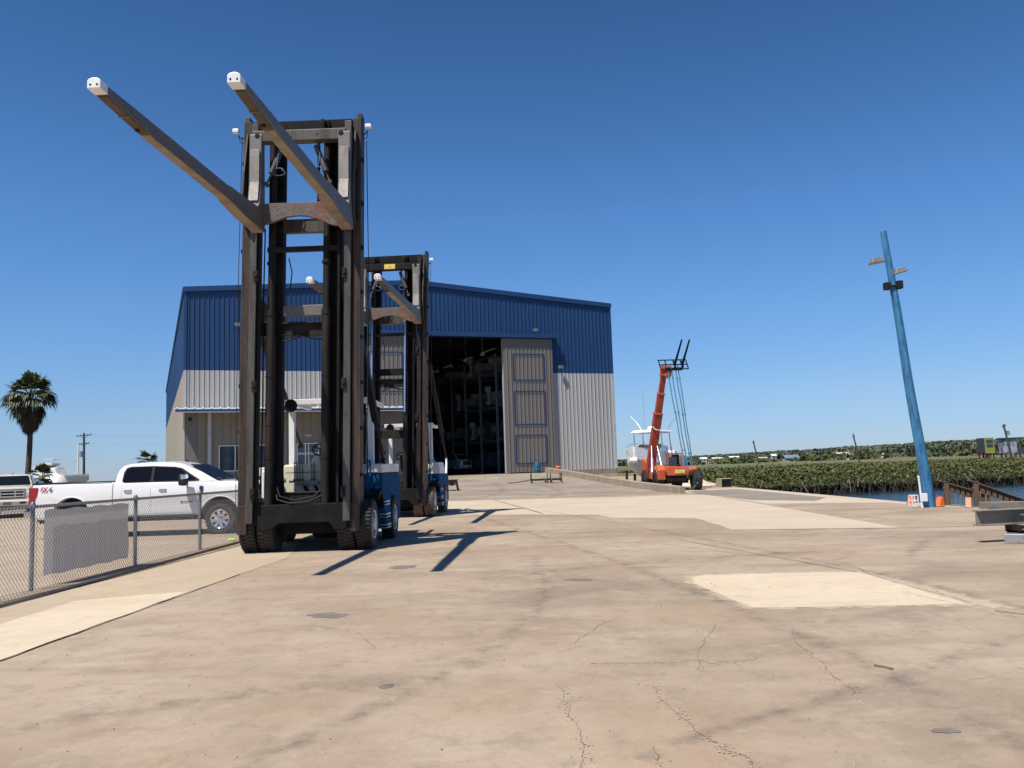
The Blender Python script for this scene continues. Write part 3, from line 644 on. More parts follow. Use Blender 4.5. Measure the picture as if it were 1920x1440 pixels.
# ------------------------------------------------------------------ boats
def hull(m, L_, Wd, H, n=14, sheer=.25):
    rings = []
    for i in range(n+1):
        t_ = i/n; x = -L_/2+L_*t_
        wdt = Wd/2*(1-max(0, (t_-.45)/.55)**2.2)*(.92+.08*min(1, t_*4)); wdt = max(.02, wdt)
        keel = H*(.0+max(0, (t_-.6)/.4)**2*.75); top = H+sheer*t_*t_
        ch = keel+(top-keel)*(.38+.15*t_)
        rings.append([(x, -wdt, top), (x+.0, -wdt*.86, ch), (x, 0, keel), (x, wdt*.86, ch), (x, wdt, top)])
    vs = [p for r in rings for p in r]
    fs = [(i*5+j, i*5+j+1, (i+1)*5+j+1, (i+1)*5+j) for i in range(n) for j in range(4)]
    fs += [(0, 1, 2, 3, 4), tuple(n*5+j for j in range(4, -1, -1))]
    fs += [(i*5+4, i*5, (i+1)*5, (i+1)*5+4) for i in range(n)]
    m.add(vs, fs)
def outboard(parent, x, y, z, m1='white_cap', s=1):
    m = MB(); m.prism([(x-.55*s, z+.75*s), (x-.05, z+.8*s), (x, z+.55*s), (x-.05, z+.2*s), (x-.5*s, z+.15*s), (x-.62*s, z+.45*s)], 'Y', y-.2*s, y+.2*s)
    o = m.build('outboard_motor', m1, parent, bevel=.05)
    m = MB(); m.bar((x-.22*s, y, z+.15*s), (x-.25*s, y, z-.75*s), .16*s, .28*s, up=(1, 0, 0)); m.lathe([(.02, -.3*s), (.08*s, -.15*s), (.08*s, .15*s), (.02, .3*s)], (x-.25*s, y, z-.75*s), 'X', 8)
    m.box(x-.5*s, x-.1, y-.01, y+.01, z-1.0*s, z-.75*s)
    q = m.build('drive_leg', m1, parent)
def stored_boat(hm, label):
    r = empty('stored_boat', (0, 0, 0), 0, label, 'boat', 'boats stored on the racks inside')
    m = MB(); hull(m, 7.2, 2.5, 1.15); m.build('hull', hm, r, smooth=True)
    m = MB(); m.box(-.9, .5, -.42, .42, 1.15, 1.95); m.build('console', 'store_white_dim', r, bevel=.08)
    m = MB(); m.box(-1.2, .9, -.85, .85, 2.75, 2.83)
    for x in (-.9, .6):
        for y in (-.6, .6): m.bar((x, y, 1.2), (x*.95, y, 2.75), .05, .05)
    m.build('tee_top', 'hull_dim', r, bevel=.02)
    outboard(r, -3.6, 0, .95, 'black_plastic' if hm == 'hull_dim' else 'store_white_dim')
    return r
s1 = stored_boat('store_white_dim', ''); s2 = stored_boat('hull_dim', '')
first = {0: True, 1: True}
levels = [('lowest', 1.35), ('second', 4.5), ('third', 7.7), ('top', 10.9)]
bays = ['nearest the doorway', 'second bay from the doorway', 'third bay from the doorway', 'fourth bay from the doorway', 'fifth bay from the doorway', 'sixth bay from the doorway']
ang = math.atan2(BU.y, BU.x)
for bi in range(6):
    for li, (ln, lz) in enumerate(levels):
        if (bi, li) in ((0, 0), (2, 3), (4, 1)): continue
        k = (bi*3+li) % 2; src = (s1, s2)[k]
        o = src if first[k] else copy_tree(src); first[k] = False
        p = inb(31.0+random.uniform(-.2, .3), 5+4.2*bi+2.1, lz); o.location = p
        fl = (bi+li) % 3 == 0
        o.rotation_euler = (0, 0, ang+(math.pi if fl else 0))
        o['label'] = '%s boat, %s level of the right rack, %s' % (('pale', 'dark')[k], ln, bays[bi])
for i, (u, lz) in enumerate(((20, 1.35), (20, 4.5), (20, 7.7), (24, 1.35), (24, 4.5), (24, 7.7))):
    src = (s1, s2)[i % 2]; o = copy_tree(src); o.location = inb(u, 50, lz); o.rotation_euler = (0, 0, ang-math.pi/2)
    o['label'] = '%s boat facing out on the %s level of the far end rack, %s column' % (('pale', 'dark')[i % 2], ('lowest', 'second', 'third')[i % 3], ('left', 'right')[i//3])
# lamps hanging in the aisle (unlit)
m0 = None
for i in range(5):
    m = MB() if m0 is None else None
    if m0 is None:
        m.lathe([(.05, .35), (.12, .3), (.28, 0), (.26, 0)], n=12); m.cyl((0, 0, .3), (0, 0, 3), .015, n=5)
        o = m.build('hanging_lamp', 'white_cap'); m0 = o
    else: o = m0.copy(); COL.objects.link(o)
    o.location = inb(26.9, 7+i*4.6, 12.4)
    tag(o, 'round pendant lamp hanging inside the building, %s from the doorway' % ('first', 'second', 'third', 'fourth', 'fifth')[i], 'lamp', 'pendant lamps inside the building')

# ------------------------------------------------------------------ pickup trucks
def wheel(parent, x, y, side, R_=.42, wd=.28, rim='chrome', tyre='rubber', spokes=8, rr=.27, name='wheel'):
    """axle along local Y, outer face towards side"""
    m = MB(); h = wd/2
    pr = [(rr, -h*.8), (R_-.10, -h), (R_-.02, -h*.92), (R_, -h*.6), (R_, h*.6), (R_-.02, h*.92), (R_-.10, h), (rr, h*.8)]
    m.lathe(pr, (0, 0, 0), 'Y', 40)
    for k in range(40):                            # tread blocks
        a = k*2*math.pi/40
        for s_, e_ in ((-h*.85, -h*.15), (h*.15, h*.85)):
            a2 = a+(.08 if s_ > 0 else 0); c, s = math.cos(a2), math.sin(a2)
            m.bar((c*(R_-.005), s_, s*(R_-.005)), (c*(R_-.005), e_, s*(R_-.005)), .028, .05, up=(c, 0, s))
    t_ = m.build(name, tyre, parent, smooth=True); t_.location = (x, y, R_); 
    f = side*h
    k_ = .35 if spokes else .80; m = MB(); m.lathe([(rr*1.02, f*.78), (rr*.98, f*.94), (rr*.86, f*.86), (rr*.84, f*k_), (.02, f*k_*.95)], (0, 0, 0), 'Y', 32)
    r_ = m.build('rim', rim if spokes == 0 else 'steel_black', t_, smooth=True)
    if spokes:
        m = MB()
        m.lathe([(rr*1.0, f*.80), (rr*1.0, f*.95), (rr*.88, f*.90), (rr*.86, f*.70)], (0, 0, 0), 'Y', 32)
        for k in range(spokes):
            a = k*2*math.pi/spokes+.2; c, s = math.cos(a), math.sin(a)
            m.bar((c*.05, f*.72, s*.05), (c*rr*.92, f*.78, s*rr*.92), .075, .035, up=(0, 1, 0), w2=.11)
        m.lathe([(.085, f*.5), (.085, f*.85), (.06, f*.95), (.01, f*.95)], (0, 0, 0), 'Y', 16)
        m.build('spokes', rim, t_, bevel=.006, smooth=True)
    else:
        m = MB(); m.lathe([(rr*.42, f*.7), (rr*.42, f*.95), (rr*.30, f*1.05), (.01, f*1.05)], (0, 0, 0), 'Y', 16)
        for k in range(8):
            a = k*math.pi/4; m.lathe([(.022, f*.75), (.022, f*.90), (.005, f*.90)], (math.cos(a)*rr*.6, 0, math.sin(a)*rr*.6), 'Y', 6)
        m.build('hub', rim, t_, smooth=True)
    return t_
def pickup(loc, rz_, paint, label, decal=False, group=None, detail=True):
    T = empty('pickup_truck', loc, rz_, label, 'truck', group)
    XF, XR = 5.38, 1.22            # axle positions along x; rear bumper at 0, front at 6.45
    # lower body loft
    st = [(.06, 1.50, .93), (.12, 1.545, .99), (.6, 1.55, 1.0), (2.35, 1.53, 1.0), (2.42, 1.53, 1.0), (3.4, 1.52, 1.01), (4.7, 1.50, 1.0), (5.25, 1.48, 1.0), (5.8, 1.455, .99), (6.15, 1.42, .96), (6.33, 1.36, .90), (6.38, 1.20, .86)]
    rings = []
    for x, zt, w_ in st:
        zb = .55 if x < 6.2 else .62
        sec = [(w_*.90, zb), (w_*.985, zb+.05), (w_*1.0, .80), (w_*.985, .98), (w_*1.0, 1.12), (w_*.99, 1.30), (w_*.955, zt-.05), (w_*.90, zt), (w_*.45, zt+(.035 if x > 4.8 else 0)), (0, zt+(.02 if x > 4.8 else 0))]
        ring = [(x, -y, z) for y, z in sec]+[(x, y, z) for y, z in reversed(sec[:-1])]
        rings.append(ring)
    k = len(rings[0]); m = MB(); m.add([p for r in rings for p in r], [(i*k+j, i*k+(j+1) % k, (i+1)*k+(j+1) % k, (i+1)*k+j) for i in range(len(st)-1) for j in range(k)]+[tuple(range(k-1, -1, -1)), tuple(range((len(st)-1)*k, len(st)*k))])
    body = m.build('body', paint, None)
    def cut(c): boolean(body, c.build('cut', paint))
    for x in (XF, XR):
        c = MB(); zc = .50 if x == XF else .60; c.cyl((x, -1.3, zc), (x, 1.3, zc), .545, n=40); cut(c)
    c = MB(); c.box(.16, 2.26, -.80, .80, .85, 2.0); cut(c)
    for x in (2.37,): c = MB(); c.box(x-.014, x+.014, -1.2, 1.2, .4, 2.0); cut(c)
    if detail:
        for s_ in (-1, 1):
            for x0 in (3.44, 4.75, 2.62):
                c = MB(); c.box(x0-.006, x0+.006, s_*.985, s_*1.1, .64 if x0 != 2.62 else 1.1, 1.6); cut(c)
            c = MB(); c.box(2.5, 4.75, s_*.975, s_*1.1, .63, .642); cut(c)
    body.parent = T
    me = body.data
    for p in me.polygons: p.use_smooth = True
    me.set_sharp_from_angle(angle=rad(28))
    # inner wells and underbody
    m = MB(); m.box(.4, 6.1, -.72, .72, .42, .84); m.box(XR-.62, XR+.62, -.84, .84, .845, 1.20) if False else None; m.build('chassis', 'arch_dark', T)
    for xw, zw in ((XR, 1.15), (XF, 1.04)): m = MB(); m.box(xw-.56, xw+.56, -.70, .70, .40, zw-.003); m.build('wheel_well', 'arch_dark', T)
    # arch lips
    for x in (XF, XR):
        for s_ in (-1, 1):
            pts = [(x+math.cos(a)*.56, s_*.995, (.50 if x == XF else .60)+math.sin(a)*.56) for a in np.linspace(-.02, math.pi+.02, 22)]
            m = MB(); m.tube(pts, .022, 6); m.build('arch_lip', paint, T, smooth=True)
    # cab greenhouse
    zb, zt = 1.50, 2.03; yb, yt = .93, .76
    bot = [(2.40, yb), (5.28, yb)]; top = [(2.62, yt), (4.30, yt)]
    def sy(z): return yb+(yt-yb)*(z-zb)/(zt-zb)
    m = MB()
    prof = [(2.39, 1.46), (2.42, 1.75), (2.47, 1.92), (2.56, 2.01), (2.75, 2.06), (3.3, 2.085), (3.9, 2.07), (4.2, 2.03), (4.36, 1.97), (4.8, 1.75), (5.32, 1.46)]
    ysec = [-1, -.985, -.9, -.45, 0, .45, .9, .985, 1]
    n = len(prof); vs = []
    for s_ in (-1, 1):
        for x, z in prof: vs.append((x, s_*sy(z)*(1 if z < 1.9 else .985), z if z < 1.9 else z-.03))
    base = len(vs)
    for x, z in prof[3:9]: vs.append((x, 0, z+.02))
    fs = [tuple(range(n-1, -1, -1)), tuple(range(n, 2*n))]
    for i in range(n-1):
        if 3 <= i < 8:
            c0_, c1_ = base+i-3, base+i-2
            fs += [(i, i+1, c1_, c0_), (c0_, c1_, n+i+1, n+i)]
        else: fs.append((i, i+1, n+i+1, n+i) if i != 2 and i != 8 else ((i, i+1, base+0, n+i+1, n+i) if i == 2 else (i, i+1, n+i+1, n+i, base+5)))
    fs.append((0, n-1, 2*n-1, n))
    m.add(vs, fs); m.build('cab', paint, T, bevel=.045, smooth=True, seg=3)
    # side glass, proud of the side plane
    def sideglass(pts, s_, name, mt, off):
        ps = [(x, s_*(sy(z)+off), z) for x, z in pts]
        return MB().plate(ps, (0, s_, .3), .004).build(name, mt, T)
    for s_ in (-1, 1):
        sideglass([(2.60, 1.56), (2.62, 1.80), (2.68, 1.92), (2.80, 1.955), (3.43, 1.955), (4.05, 1.915), (4.26, 1.87), (4.52, 1.70), (4.78, 1.54), (4.76, 1.505), (4.5, 1.50), (3.98, 1.505), (2.66, 1.505)], s_, 'window_trim', 'black_plastic', .004)
        sideglass([(2.63, 1.57), (2.66, 1.80), (2.72, 1.90), (2.83, 1.93), (3.40, 1.935), (3.40, 1.53), (2.68, 1.53)], s_, 'window_glass', 'auto_glass', .010)
        sideglass([(3.48, 1.535), (3.48, 1.93), (4.02, 1.895), (4.20, 1.86), (4.34, 1.77), (4.34, 1.53)], s_, 'window_glass', 'auto_glass', .010)
        sideglass([(4.37, 1.53), (4.37, 1.74), (4.55, 1.64), (4.70, 1.545)], s_, 'window_glass', 'auto_glass', .010)
    a, b_ = Vector((4.40, 0, 1.965)), Vector((5.24, 0, 1.515)); nrm = Vector((b_.z-a.z, 0, a.x-b_.x)); nrm = Vector((.49, 0, .87))
    m = MB(); m.plate([(4.43, -.70, 1.948), (5.20, -.84, 1.54), (5.20, .84, 1.54), (4.43, .70, 1.948)], nrm, .012)
    m.v = [(x+.014, y, z+.022) for x, y, z in m.v]; m.build('windshield', 'auto_glass', T)
    m = MB(); m.plate([(2.41, -.66, 1.60), (2.475, -.62, 1.90), (2.475, .62, 1.90), (2.41, .66, 1.60)], (-1, 0, .2), .012); m.v = [(x-.006, y, z) for x, y, z in m.v]; m.build('rear_window', 'auto_glass', T)
    m = MB(); m.box(5.22, 5.36, -.82, .82, 1.475, 1.505); m.build('cowl', 'black_plastic', T)
    for s_ in (-1, 1):
        m = MB(); m.bar((4.42, s_*.97, 1.50), (4.40, s_*1.14, 1.52), .05, .05)
        mr = m.build('mirror', 'black_plastic', T)
        m = MB(); m.prism([(4.34, 1.40), (4.33, 1.68), (4.40, 1.71), (4.54, 1.68), (4.56, 1.42), (4.46, 1.37)], 'Y', s_*1.12, s_*1.34); m.build('mirror_shell', 'black_plastic', mr, bevel=.03)
        m = MB(); m.prism([(4.41, 1.55), (4.41, 1.70), (4.54, 1.68), (4.555, 1.56)], 'Y', s_*1.125, s_*1.35); m.build('mirror_cap', 'chrome', mr, bevel=.02)
        for x in (2.80, 3.78):
            m = MB(); m.bar((x-.09, s_*1.025, 1.29), (x+.09, s_*1.025, 1.29), .03, .035); m.bar((x-.11, s_*1.005, 1.275), (x+.11, s_*1.005, 1.275), .01, .075)
            m.build('door_handle', 'chrome', T, bevel=.008)
        m = MB(); m.prism([(.03, .93), (.03, 1.45), (.27, 1.45), (.265, 1.25), (.20, 1.08), (.17, .93)], 'Y', s_*.955, s_*1.005); m.build('tail_light', 'red_lens', T, bevel=.01)
        m = MB(); m.bar((2.5, s_*1.02, .50), (4.7, s_*1.02, .50), .14, .05); m.build('running_board', 'steel_black', T, bevel=.01)
        m = MB(); m.prism([(6.08, 1.12), (6.06, 1.34), (6.30, 1.32), (6.40, 1.20), (6.40, 1.02), (6.2, 1.0)], 'Y', s_*.70, s_*.975); m.build('headlight', 'lens', T, bevel=.02)
        m = MB(); m.box(4.81, 4.91, s_*.995, s_*1.015, 1.18, 1.36); m.build('fender_badge', 'navy_decal', T, bevel=.004)
        m = MB(); m.box(4.36, 4.62, s_*1.006, s_*1.012, .925, .945); m.box(4.28, 4.34, s_*1.006, s_*1.012, .915, .955); m.build('door_badge', 'grey_decal', T)
    m = MB(); m.box(.14, 2.30, -.94, -.86, 1.548, 1.578); m.box(.14, 2.30, .86, .94, 1.548, 1.578); m.box(.08, .16, -.92, .92, 1.545, 1.57); m.build('bed_rail', 'black_plastic', T)
    m = MB(); m.box(-.14, .12, -.95, .95, .62, .82); m.build('rear_bumper', 'chrome', T, bevel=.04)
    m = MB(); m.box(-.25, .0, -.05, .05, .45, .55); m.box(0, .3, -.4, .4, .42, .6); m.build('tow_hitch', 'steel_black', T)
    m = MB(); m.prism([(6.22, .56), (6.22, .84), (6.50, .86), (6.55, .78), (6.50, .58)], 'Y', -.97, .97); m.build('front_bumper', 'chrome' if decal else paint, T, bevel=.04)
    m = MB(); m.box(6.53, 6.56, -.17, .17, .62, .76); m.build('number_plate', 'grey_decal', T)
    m = MB(); m.box(6.30, 6.40, -.70, .70, .92, 1.34); g = m.build('grille', 'steel_black', T)
    m = MB()
    for z in (1.0, 1.14, 1.28): m.box(6.40, 6.44, -.66, .66, z-.035, z+.035)
    for y in (-.66, -.3, .3, .66): m.box(6.41, 6.43, y-.03, y+.03, .95, 1.32)
    m.build('grille_bar', 'chrome', g, bevel=.01)
    for s_ in (-1, 1):
        m = MB(); m.box(6.52, 6.565, s_*.62-.12, s_*.62+.12, .66, .75); m.build('fog_light', 'black_plastic', T)
    for x in (XF, XR):
        for s_ in (-1, 1): wheel(T, x, s_*.86, s_)
    m = MB(); m.prism([(4.0, 2.06), (4.05, 2.12), (4.16, 2.06)], 'Y', -.02, .02); m.build('roof_antenna', 'black_plastic', T)
    if decal:
        g = empty('off_road_decal', (0, 0, 0), 0, None, None)
        bpy.data.objects.remove(g)
        text('bed_decal', 'FX', .165, 'red_decal', T, (.45, -1.010, 1.385), (rad(90), 0, 0), .2, .003, .005)
        text('bed_decal', '4', .165, 'grey_decal', T, (.625, -1.010, 1.385), (rad(90), 0, 0), .2, .003, .006)
    return T
pickup((-13.65, 24.36, 0), 0, 'truck_white', 'long white crew-cab pickup parked side-on behind the chain-link fence', True)
pickup((-26.6, 44.7, 0), rad(-63.2), 'truck_beige', 'beige pickup facing the camera at the far left behind the white one')
pickup((-6.8, 89.5, 1.09), rad(-69.6), 'truck_white', 'white pickup parked in the dark just inside the building doorway')

# ------------------------------------------------------------------ chain-link fence
def fx(y): return -7.02+(y-12.15)*.0385
FT = 1.235
F = empty('chain_link_fence', (0, 0, 0), 0, 'low galvanised chain-link fence running along the left of the yard', 'fence')
m = MB(); m.tube([(fx(y), y, FT) for y in np.linspace(4.5, 21, 12)], .024, 8); m.build('top_rail', 'galv', F, smooth=True)
for y in (6.4, 9.3, 12.15, 15.18, 17.99, 20.85):
    m = MB(); m.cyl((fx(y), y, 0), (fx(y), y, FT+.0), .033, n=12); m.lathe([(.038, 0), (.038, .03), (.02, .06), (.002, .065)], (fx(y), y, FT+.01), n=12)
    m.cyl((fx(y), y, FT-.03), (fx(y), y, FT+.03), .037, n=12); m.lathe([(.11, 0), (.10, .012), (.04, .018)], (fx(y), y, .005), n=12)
    m.build('post', 'galv', F, smooth=True)
a = .036; hh = .042; M_ = MB(); y = 4.6; k = 0
vs = []; fs = []
while y < 20.9:
    nseg = int((FT+.05-.03)/hh)
    for i in range(nseg+1):
        z = .04+i*hh; yy = y+(a if (i+k) % 2 else 0)*1.04; x = fx(yy)+.028+(.003 if i % 2 else -.003)
        r = .0034
        for dx, dy in ((r, 0), (-r*.5, r*.87), (-r*.5, -r*.87)): vs.append((x+dx, yy+dy, z))
        if i:
            o_ = len(vs)-6
            fs += [(o_+j, o_+(j+1) % 3, o_+3+(j+1) % 3, o_+3+j) for j in range(3)]
    y += a; k += 1
M_.add(vs, fs)
for z in (.055,): M_.tube([(fx(yy)+.028, yy, z) for yy in np.linspace(4.6, 20.9, 10)], .003, 4)
tag(M_.build('wire_mesh', 'galv', F, fix=False))
# banner tied to the far side
m = MB(); ny, nz = 26, 12; pts = []
for th in (0,):
    for j in range(nz+1):
        for i in range(ny+1):
            y = 12.52+(15.02-12.52)*i/ny-.0; z0 = .20; z1 = 1.17
            if i == ny: y += .05*math.sin(j*.5)*(1-j/nz)
            z = z0+(z1-z0)*j/nz+.01*math.sin(i*.9)
            x = fx(y)-.048-.003*math.sin(i*.55+j*.2)-.003*math.sin(i*1.3)
            pts.append((x, y, z))
q = (ny+1)*(nz+1)
m.add(pts, [(j*(ny+1)+i, j*(ny+1)+i+1, (j+1)*(ny+1)+i+1, (j+1)*(ny+1)+i) for j in range(nz) for i in range(ny)])
tag(m.build('banner', 'banner', smooth=True, fix=False), 'plain grey back of a banner hanging on the chain-link fence', 'banner')
# low concrete lip under the fence
m = MB(); m.add([(-6.92, -10, -.05), (-6.69, -10, -.05), (-6.62, 21, -.05), (-6.85, 21, -.05)]+[(-7.16, -10, .05), (-6.69, -10, .05), (-6.62, 21, .05), (-6.85, 21, .05)], [(4, 5, 6, 7), (1, 2, 6, 5), (0, 4, 7, 3), (2, 3, 7, 6)])
tag(m.build('fence_kerb', 'parking'), kind='structure')
m = MB()
for _ in range(7): m.lathe([(.02, 0), (.05, .02), (.03, .05), (.005, .06)], (random.uniform(-.07, .07), random.uniform(-.04, .04), 0), n=7)
o = m.build('cloth_rag', 'lime'); o.location = (-6.86, 20.2, .05); tag(o, 'crumpled lime green rag lying at the foot of the fence', 'rag')

# ------------------------------------------------------------------ marina forklifts
def forklift(loc, rot, label, second=False):
    T = empty('marina_forklift', loc, rot, label, 'forklift')
    def shear(m):
        if not second: m.v = [(x+(.021*(y+.5) if y < -.5 else 0), y, z) for x, y, z in m.v]
        return m
    T['group'] = 'tall marina forklifts parked in front of the building'
    if True:
        for s_ in (-1, 1):
            m = MB()                                   # outer mast channel: C section facing in
            x = s_*1.32
            m.box(min(x, x-s_*.05), max(x, x-s_*.05), -.02, .36, .46, 9.08)
            m.box(min(x-s_*.05, x-s_*.18), max(x-s_*.05, x-s_*.18), -.02, .04, .46, 9.08)
            m.box(min(x-s_*.05, x-s_*.22), max(x-s_*.05, x-s_*.22), .30, .36, .46, 9.08)
            m.box(min(x+s_*.0, x-s_*.20), max(x, x-s_*.20), -.035, .38, .40, .98)
            m.box(min(x+s_*.0, x-s_*.10), max(x, x-s_*.10), .06, .36, 9.08, 9.22)
            m.build('outer_mast_rail', 'steel_brown', T, bevel=.008)
            m = MB(); xi = s_*1.12                     # inner channel
            m.box(min(xi, xi-s_*.15), max(xi, xi-s_*.15), -.10, -.05, .62, 9.0)
            m.box(min(xi, xi-s_*.05), max(xi, xi-s_*.05), -.05, .26, .62, 9.0)
            m.box(min(xi, xi-s_*.15), max(xi, xi-s_*.15), .26, .31, .62, 9.0)
            m.build('inner_mast_rail', 'steel_olive' if not second else 'steel_dark', T, bevel=.008)
            if s_ < 0: continue
            m = MB(); xk = s_*.80                      # deeper dark channel on the right side only
            m.box(min(xk, xk+s_*.06), max(xk, xk+s_*.06), .0, .42, .95, 8.9)
            m.build('deep_mast_rail', 'steel_black', T, bevel=.006)
        for x, y in ((-.70, .16), (.53, .16)):
            m = MB(); m.cyl((x, y, .96), (x, y, 4.9), .105, n=20); m.cyl((x, y, 4.9), (x, y, 5.0), .115, n=20); m.cyl((x, y, 5.0), (x, y, 8.85), .085, n=20)
            for z in (1.9, 2.6, 3.6, 6.0): m.cyl((x, y, z), (x, y, z+.05), .112, n=20)
            m.build('lift_cylinder', 'steel_dark', T, smooth=True)
            if second:
                m = MB(); m.cyl((x-.02, y-.12, 3.6), (x-.02, y-.12, 7.3), .035, n=12); m.build('lift_rod', 'pale_blue', T, smooth=True)
        for x in (-.58, .66):
            m = MB(); m.box(x-.085, x+.085, .30, .52, .95, 8.85); m.build('chain_guide', 'steel_black', T, bevel=.01)
        m = MB()                                       # hoist chains
        for x in (-.38, .34, -.95, .95):
            z = 4.9 if abs(x) < .5 else 2.0
            m.bar((x*1.05, .05, 7.0 if abs(x) < .5 else 1.1), (x*1.05, .05, 8.95), .05, .02)
            for i in range(26): zz = 7.1+i*.07; m.box(x*1.05-.032, x*1.05+.032, .03, .07, zz, zz+.035)
        m.build('hoist_chain', 'steel_black', T)
        m = MB()
        for i, x in enumerate((-.60, .18)):
            pass
        m.tube([(-1.40, .1, 8.8), (-1.43, .1, 6), (-1.42, .1, 3), (-1.40, .1, 1)], .008, 5); m.tube([(1.42, .1, 8.6), (1.47, .1, 6), (1.46, .1, 3), (1.38, .1, 1)], .010, 5)
        m.tube([(-.88, .2, 6.8), (-.90, .2, 5), (-.88, .2, 3), (-.9, .2, 1.2)], .016, 5); m.tube([(-.40, .4, 6.2), (-.34, .45, 5.9), (-.38, .45, 5.5)], .014, 5)
        m.tube([(.86, .25, 8.4), (.93, .25, 6), (.85, .25, 4), (.92, .25, 1.4)], .018, 5); m.tube([(.80, .2, 5.4), (.90, .2, 4.4), (.82, .25, 3.2), (.88, .2, 1.2)], .014, 5)
        m.tube([(-.6, .3, 1.3), (-.5, .1, 1.08), (-.2, 0, 1.0), (.2, 0, 1.02), (.5, .1, 1.15), (.72, .3, 1.5)], .018, 6)
        m.tube([(-.62, .3, 1.5), (-.45, .1, 1.15), (-.1, .02, 1.06), (.3, .05, 1.12), (.62, .3, 1.45)], .016, 6)
        m.tube([(.2, .6, 1.35), (.5, .3, 1.5), (.62, .2, 2.0), (.66, .2, 2.6)], .013, 6)
        m.tube([(-.60, .35, 4.42), (-.35, .2, 4.36), (.0, .15, 4.47), (.25, .2, 4.40), (.5, .3, 4.42)], .018, 6)
        m.tube([(-.60, .4, 4.50), (-.35, .2, 4.43), (-.1, .2, 4.50), (.2, .2, 4.46), (.5, .3, 4.36)], .014, 6)
        m.build('hydraulic_hose', 'black_plastic', T, smooth=True)
        m = MB()
        for s_ in (-1, 1):
            for i in range(8): z = 1.5+i*.95; m.box(*sorted((s_*1.30, s_*1.36)), .02, .16, z, z+.07)
        m.build('hose_clamp', 'steel_black', T)
        for s_ in (-1, 1):
            for z in (1.1, 3.3, 5.6, 7.9):
                m = MB(); m.box(*sorted((s_*.93, s_*1.02)), -.14, -.02, z, z+.22); m.cyl((s_*.975, -.16, z+.11), (s_*.975, -.14, z+.11), .035, n=10); m.build('wear_pad', 'steel_dark', T, bevel=.006)
        # cross beams
        m = MB(); m.box(-1.10, 1.10, .05, .32, 8.86, 9.10); m.box(-1.02, 1.02, .0, .06, 8.80, 8.83); m.build('top_beam', 'steel_black', T, bevel=.01)
        for x in (-.62, .50): m = MB(); m.box(x-.11, x+.11, -.06, .05, 8.82, 9.04); m.build('chain_bracket', 'steel_black', T, bevel=.01)
        for x in (-.62, .50):
            m = MB(); m.cyl((x-.05, -.1, 8.92), (x+.05, -.1, 8.92), .10, n=16); 
            for i in range(6): m.box(x-.04, x+.04, -.22, -.19, 8.80+i*.035, 8.82+i*.035)
            m.build('chain_roller', 'steel_dark', T)
        m = MB(); m.box(-.80, .80, .10, .20, 6.26, 6.37); m.build('thin_cross_bar', 'steel_dark', T, bevel=.01)
        m = MB(); m.box(-1.08, 1.08, .32, .48, 4.92, 5.15); m.prism([(-1.08, 4.7), (-.85, 4.92), (-.85, 5.15), (-1.08, 5.5)], 'Y', .33, .47); m.prism([(1.08, 4.7), (.85, 4.92), (.85, 5.15), (1.08, 5.5)], 'Y', .33, .47)
        m.build('middle_cross_beam', 'fork' if not second else 'steel_black', T, bevel=.01)
        m = MB(); m.box(-1.08, 1.08, .34, .60, 4.52, 4.77); m.box(-1.08, 1.08, .28, .34, 4.50, 4.54); m.box(-1.08, 1.08, .28, .34, 4.75, 4.79)
        m.build('channel_cross_beam', 'steel_dark', T, bevel=.006)
        m = MB(); m.box(-.80, .80, .30, .42, 6.72, 7.02); m.build('back_cross_plate', 'steel_olive', T, bevel=.01)
        if second:
            m = MB(); m.box(-1.0, 1.0, .36, .5, 2.72, 3.0); m.build('lower_cross_beam', 'steel_dark', T, bevel=.01)
        # carriage
        m = MB(); m.box(-1.03, 1.05, -.34, -.12, 8.50, 8.74); m.build('fork_hinge_beam', 'steel_olive' if not second else 'steel_black', T, bevel=.015)
        m = MB()
        for x in (-.90, .95, .42): m.lathe([(.06, -.345), (.055, -.37), (.01, -.372)], (x, 0, 8.62), 'Y', 12) if x != .42 else m.lathe([(.022, -.343), (.01, -.346)], (x, 0, 8.62), 'Y', 10)
        m.build('hinge_pin', 'steel_black', T)
        if second:
            m = MB(); m.box(-.20, .20, -.352, -.341, 8.53, 8.70); m.build('yellow_plate', 'yellow', T)
        for s_ in (-1, 1):
            x = s_*1.24
            m = MB(); m.prism([(-.10, 8.78), (.10, 8.78), (.10, 6.72), (-.16, 6.72), (-.32, 6.95), (-.36, 7.4), (-.30, 7.9)], 'X', x-.03*s_-.02, x-.03*s_+.02)
            m.prism([(8.3, 0), (8.3, 0), (8.3, 0)], 'X', 0, 0) if False else None
            m.build('carriage_side_plate', 'steel_brown', T, bevel=.006)
            m = MB(); m.box(s_*1.19-.10, s_*1.19+.10, -.14, -.03, 6.85, 7.9); m.build('carriage_pad', 'steel_dark', T, bevel=.01)
        m = MB(); pts = [(-.92, 7.20), (.95, 7.20), (.95, 6.66), (.72, 6.70), (.45, 6.82), (.2, 6.90), (0, 6.92), (-.25, 6.90), (-.55, 6.80), (-.82, 6.74), (-.92, 6.72)]
        m.prism(pts, 'Y', -.26, -.18); m.build('arched_cross_plate', 'rust_red', T, bevel=.008)
        # forks
        for x, xo in ((-.84, 1), (1.01, 1)):
            FK = MB(); H = lambda y: 0
            # shank
            FK.prism([(-.16, 8.72), (-.36, 8.66), (-.42, 7.55), (-.52, 7.12), (-.60, 7.04), (-.60, 6.62), (-.16, 6.60)], 'X', x-.13, x+.13)
            # blade: box section tapering to the tip
            ys = [-.58, -1.3, -2.0, -2.2, -5.0, -6.40]
            tops = [7.04, 6.99, 6.96, 6.95, 6.88, 6.84]; bots = [6.62, 6.62, 6.68, 6.70, 6.66, 6.71]; hw = [.125, .125, .12, .095, .088, .082]
